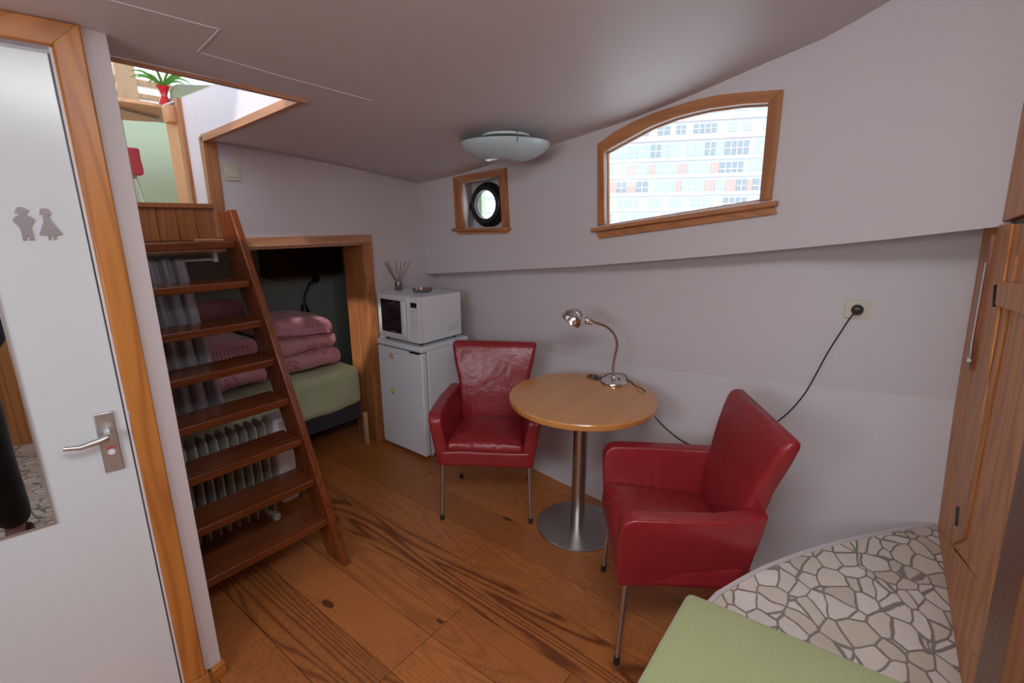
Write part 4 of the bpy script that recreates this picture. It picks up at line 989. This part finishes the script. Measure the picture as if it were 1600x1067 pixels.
# --- sockets and switch
def outlet(name, label, cat, c, ax_, w, h, rocker=False):
    """plate facing -X ('x') or -Y ('y')"""
    r = thing(name, label, cat, c)
    M = Matrix.Rotation(-pi / 2, 3, 'Y') if ax_ == 'x' else Matrix.Rotation(pi / 2, 3, 'X')
    def bx(u0, u1, d0, d1, z0, z1): return B().box(-d1, -d0, u0, u1, z0, z1) if ax_ == 'x' else B().box(u0, u1, -d1, -d0, z0, z1)
    bx(-w / 2, w / 2, 0, .009, -h / 2, h / 2).build('face_plate', CREAM, r, bevel=.003, seg=3)
    if rocker: bx(-w * .36, w * .36, .009, .014, -h * .30, h * .36).build('rocker', CREAM, r, bevel=.003)
    else: B().lathe([(.0, .004), (.018, .004), (.019, .0105), (.024, .0105), (.024, 0)], (0, 0, 0), 30, M).build('socket_well', CREAM, r)
    return r
outlet('power_socket', 'cream wall socket with a black plug at chest height on the hull wall', 'socket', (ox, oy, oz), 'x', .088, .078)
q = onplane(728, 472, [Xk(2.55) + .012, 0, 0], [1, 0, 0]); outlet('power_socket', 'cream wall socket half hidden behind the microwave', 'socket', (Xt(q[1]) - .001, q[1] - .01, q[2]), 'x', .08, .08)
sw = ony(362, 270, BY); outlet('light_switch', 'cream rocker light switch on the white bulkhead over the alcove', 'switch', (sw[0], BY - .001, sw[2]), 'y', .085, .082, True)

# --- ceiling lamp
lc = onz(790, 226, 2.048); LX, LY = float(lc[0]), float(lc[1]); zcl = Zc(LX, LY)
cl = thing('ceiling_lamp', 'shallow frosted glass dish lamp on the ceiling above the table', 'ceiling lamp', (LX, LY, zcl))
zr_ = 2.050 - zcl
b = B(); n = 96; secs = []
pr = [(.240, 0), (.239, -.005), (.230, -.020), (.205, -.044), (.165, -.066), (.12, -.082), (.085, -.086), (.06, -.078), (.03, -.073), (.002, -.072)]
for r, z in pr: secs.append([((r + (.003 if k % 4 == 0 else 0) * (.09 < r < .232)) * cos(2 * pi * k / n), (r + (.003 if k % 4 == 0 else 0) * (.09 < r < .232)) * sin(2 * pi * k / n), z + zr_) for k in range(n)])
for r, z in reversed(pr[:-1]): secs.append([((r - .003) * cos(2 * pi * k / n), (r - .003) * sin(2 * pi * k / n), z + .004 + zr_) for k in range(n)])
b.loft(secs); b.build('glass_dish', OPAL, cl, angle=22)
B().lathe([(0, 0), (.13, 0), (.13, -.012), (0, -.012)][::-1], (0, 0, .006), 40).build('ceiling_plate', WHITEP, cl)
for a in (radians(232), radians(352), radians(112)):
    B().tube([(.225 * cos(a), .225 * sin(a), .0), (.242 * cos(a), .242 * sin(a), zr_ - .004), (.232 * cos(a), .232 * sin(a), zr_ - .020)], .0028, 8).build('clip', CHROME, cl)

# --- mosaic bench and cushion
rimpts = [onz(*p, .5) for p in ((1465, 821), (1430, 825), (1400, 830), (1360, 839), (1320, 848), (1290, 856), (1260, 865), (1230, 876), (1200, 888), (1180, 898), (1160, 909), (1125, 930))]
rimpts = [(float(p[0]), float(p[1])) for p in rimpts]
rimpts = [(rimpts[0][0] + .06, -.3255)] + rimpts + [(1.30, .275), (1.15, .29), (.9, .30), (.34, .30)]
ben = thing('mosaic_bench', 'curved built-in bench topped with broken stone mosaic beside the pine bulkhead', 'bench', (1.5, 0, 0))
loop = rimpts + [(.34, -.3255)]
B().prism([(x, y, .40) for x, y in loop], (0, 0, .098)).build('mosaic_top', MOSAIC, ben, True, smooth=False)
def inset(P, d): 
    out = []
    for i, p in enumerate(P):
        a = np.array(P[max(i - 1, 0)]); c = np.array(P[min(i + 1, len(P) - 1)]); t = c - a; t = t / np.linalg.norm(t); nn = np.array([t[1], -t[0]])
        if np.dot(nn, np.array([1.2, -.3]) - np.array(p)) > 0: nn = -nn
        out.append(np.array(p) + nn * d)
    return out
ro = inset(rimpts, .014)
B().strip([(x, y, .30) for x, y in rimpts], [(x, y, .30) for x, y in ro], (0, 0, .204)).build('white_rim', PAINT, ben, True, merge=True, angle=30)
pl2 = [(x - .0, y - .06) for x, y in rimpts] + [(.38, -.30), (2.2, -.30)]
B().prism([(x - .05, y, 0) for x, y in pl2], (0, 0, .40)).build('bench_front', PAINT, ben, True, smooth=False)
cu_ = thing('seat_cushion', 'thick green wool seat cushion on the mosaic bench in the near corner', 'cushion', (.8, 0, .5))
a0, a1, a2 = onz(1074, 921, .568), onz(988, 1072, .568), onz(1436, 1070, .568)
def ext(p, q, L): d = np.array(q) - np.array(p); return np.array(p) + d / np.linalg.norm(d) * L
c0 = a0; cA = ext(a0, a1, 1.0); cB = ext(a0, a2, .575); cC = cA + (cB - c0)
P = [c0, cB, cC, cA]
B().soft([(p[0], p[1], .502) for p in P] + [(p[0], p[1], .570) for p in P], .022, 14, wrink(.003, 6)).build('cover', FELT, cu_, True, angle=180)

# --- upper saloon things seen through the hatch
t3 = thing('folding_table', 'half-round wooden table edge high up in the wheelhouse', 'table', (1.06, 3.75, 1.72))
n = 40; P_ = [(1.02 + .30 * cos(t), 3.62 + .30 * sin(t)) for t in np.linspace(0, 2 * pi, n, endpoint=False)]
B().prism([(x, y, 2.262) for x, y in P_], (0, 0, .022)).build('tabletop', woodm('upper_table', (0.75, 0.42, 0.22), (0.58, 0.28, 0.13), axis='X'), t3, True, bevel=.004)
B().tube([(.93, 3.45, 2.253), (1.20, 3.62, 2.253)], .007, 8).build('brace', STEEL, t3, True)
B().tube([(1.02, 3.70, 1.722), (1.02, 3.70, 2.26)], .02, 12).build('leg', STEEL, t3, True)
ub = struct_root('trim_6', (1.15, 3.2, 1.72))
B().box(HX - .004, HX + .022, 3.12, 3.30, 1.722, 2.20).build('jamb_board', woodm('saloon_pine', (0.72, 0.36, 0.17), (0.55, 0.24, 0.10), axis='Z'), ub, True, bevel=.003)
B().box(HX - .012, HX + .03, 3.075, 3.12, 1.722, 2.28).build('edge_post', TRIMZ, ub, True, bevel=.003)
B().box(HX - .05, HX + .03, 3.13, 3.20, 2.16, 2.25).build('cleat', MATS['saloon_pine'], ub, True, bevel=.012, seg=3)
q = ony(258, 163, 3.6); vz = 2.284
vs2 = thing('flower_vase', 'red waisted vase with long green leaves on the wheelhouse table', 'vase', (1.175, 3.40, vz))
B().lathe([(0, 0), (.036, 0), (.038, .008), (.020, .045), (.016, .06), (.024, .09), (.034, .108), (.030, .108), (.013, .06), (0, .02)], (0, 0, 0), 28).build('vase', VASE, vs2)
for k in range(13):
    a = k * 2.4; L = .10 + .03 * (k % 3); b = B(); P1 = []; 
    for j in range(6): t = j / 5; P1.append(Vector((cos(a) * L * t * 1.25, sin(a) * L * t * 1.25, .10 + L * (1.5 * t - 1.15 * t * t))))
    b.tube(P1, [.004, .007, .0075, .006, .004, .0008], 6); b.build('leaf', LEAF, vs2)
ch = thing('upper_chair', 'chair with red seat cover and white legs up in the wheelhouse', 'chair', (1.09, 3.95, 1.722))
B().soft([(-.15, -.05, .225), (.075, -.05, .215), (.075, .18, .215), (-.15, .18, .225), (-.15, -.05, .385), (.072, -.05, .385), (.072, .18, .385), (-.15, .18, .385)], .02, 6, wrink(.006, 14)).build('red_cover', REDCLOTH, ch, angle=180)
B().box(-.13, .03, -.04, .12, .195, .222).build('seat_frame', TRIMX, ch, bevel=.006)
for p_, f_ in (((-.01, -.03, .20), (-.012, -.03, 0)), ((.035, .0, .22), (.062, -.0, 0)), ((-.12, .12, .2), (-.13, .13, 0)), ((.03, .15, .2), (.04, .16, 0))): B().tube([p_, f_], .009, 10).build('leg', WHITEP, ch)
tag(B().soft([(1.17, 3.28, 2.276), (1.42, 3.16, 2.276), (1.46, 3.36, 2.276), (1.20, 3.46, 2.276), (1.20, 3.28, 2.41), (1.42, 3.18, 2.43), (1.44, 3.36, 2.43), (1.22, 3.44, 2.41)], .05, 8, wrink(.02, 8)).build('floor_cushion', ROCKC, angle=180), 'grey-green cushion lying on the deck edge up in the wheelhouse', 'cushion')
struct(B().box(HX + .012, 3.3, HY - .6, 3.9, 2.276, 2.284).build('floor_deck', PAINT, smooth=False))

# --- person beside the camera, seen only as dark clothes in the door mirror
pe = thing('person', 'person in dark trousers and dark jacket reflected in the door mirror', 'person', (-.53, .30, .006), 0)
def skin(name, J, edges, mat, parent, lv=2):
    me = bpy.data.meshes.new(name); me.from_pydata([j[:3] for j in J], edges, [])
    me.materials.append(mat); o = bpy.data.objects.new(name, me); COL.objects.link(o); o.parent = parent
    m = o.modifiers.new('skin', 'SKIN'); m.use_smooth_shade = True
    for i, j in enumerate(J): me.skin_vertices[0].data[i].radius = (j[3], j[4] if len(j) > 4 else j[3])
    me.skin_vertices[0].data[0].use_root = True
    s_ = o.modifiers.new('sub', 'SUBSURF'); s_.levels = lv; s_.render_levels = lv; return o
J = [(0, 0, .95, .12, .085), (0, .0, 1.15, .10, .075), (0, -.01, 1.35, .13, .085), (0, -.01, 1.46, .075, .075), (0, .0, 1.53, .06, .06), (0, .015, 1.60, .075, .085), (0, .015, 1.69, .092, .105), (0, .012, 1.755, .075, .09),
     (-.19, -.01, 1.42, .055), (-.25, .02, 1.15, .045), (-.20, .20, 1.02, .035), (-.18, .27, .99, .03), (.19, -.01, 1.42, .055), (.25, .02, 1.15, .045), (.20, .20, 1.02, .035), (.18, .27, .99, .03),
     (-.10, 0, .90, .09), (-.12, .02, .50, .06), (-.13, -.01, .10, .042), (.10, 0, .90, .09), (.12, .02, .50, .06), (.13, -.01, .10, .042), (-.14, .12, .04, .035), (.14, .12, .04, .035)]
E_ = [(0, 1), (1, 2), (2, 3), (3, 4), (4, 5), (5, 6), (6, 7), (2, 8), (8, 9), (9, 10), (10, 11), (2, 12), (12, 13), (13, 14), (14, 15), (0, 16), (16, 17), (17, 18), (0, 19), (19, 20), (20, 21), (18, 22), (21, 23)]
skin('body', J, E_, SKIN, pe)
for s_ in (-1, 1):
    for k in range(4):
        x0 = s_ * (.18 - .022 * (k - 1.5)); L = (.062, .072, .068, .055)[k]
        skin('finger', [(x0, .275, .995, .011), (x0 - s_ * .004, .275 + L * .5, .990, .009), (x0 - s_ * .008, .275 + L * .85, .968, .008)], [(0, 1), (1, 2)], SKIN, pe, 1)
    skin('thumb', [(s_ * .15, .245, .995, .011), (s_ * .125, .275, .99, .010), (s_ * .118, .305, .978, .009)], [(0, 1), (1, 2)], SKIN, pe, 1)
skin('trousers', [(0, 0, .94, .15, .12), (0, 0, 1.04, .135, .105), (-.105, .005, .86, .115), (-.125, .03, .50, .085), (-.135, 0, .09, .075), (.105, .005, .86, .115), (.125, .03, .50, .085), (.135, 0, .09, .075)], [(0, 1), (0, 2), (2, 3), (3, 4), (0, 5), (5, 6), (6, 7)], TROUSER, pe)
skin('jacket', [(0, 0, .84, .205, .16), (0, 0, 1.15, .17, .13), (0, -.01, 1.38, .18, .125), (0, -.005, 1.505, .080, .08), (-.20, -.01, 1.41, .075), (-.262, .02, 1.15, .062), (-.21, .18, 1.035, .05), (.20, -.01, 1.41, .075), (.262, .02, 1.15, .062), (.21, .18, 1.035, .05)], [(0, 1), (1, 2), (2, 3), (2, 4), (4, 5), (5, 6), (2, 7), (7, 8), (8, 9)], JACKET, pe)
skin('hair', [(0, .0, 1.785, .092, .105), (0, -.045, 1.67, .088, .072), (0, -.05, 1.60, .07, .05)], [(0, 1), (1, 2)], HAIR, pe)
skin('nose', [(0, .105, 1.655, .012), (0, .122, 1.63, .014)], [(0, 1)], SKIN, pe, 1)
for s_ in (-1, 1):
    B().lathe([(0, -.011), (.008, -.008), (.011, 0), (.008, .008), (0, .011)], (s_ * .032, .098, 1.665), 12).build('eye', BLACK, pe)
    skin('ear', [(s_ * .083, .0, 1.665, .012, .02), (s_ * .086, .0, 1.63, .010, .016)], [(0, 1)], SKIN, pe, 1)
    B().soft([(s_ * .14 - .05, -.07, 0), (s_ * .14 + .05, -.07, 0), (s_ * .14 + .045, .20, 0), (s_ * .14 - .045, .20, 0), (s_ * .14 - .045, -.06, .09), (s_ * .14 + .045, -.06, .09), (s_ * .14 + .04, .18, .055), (s_ * .14 - .04, .18, .055)], .025, 5).build('shoe', BLACK, pe)
B().soft([(-.022, .082, 1.605), (.022, .082, 1.605), (.022, .100, 1.605), (-.022, .100, 1.605), (-.022, .082, 1.616), (.022, .082, 1.616), (.022, .100, 1.616), (-.022, .100, 1.616)], .005, 3).build('mouth', plain('lips', (0.40, 0.14, 0.11), .5), pe)
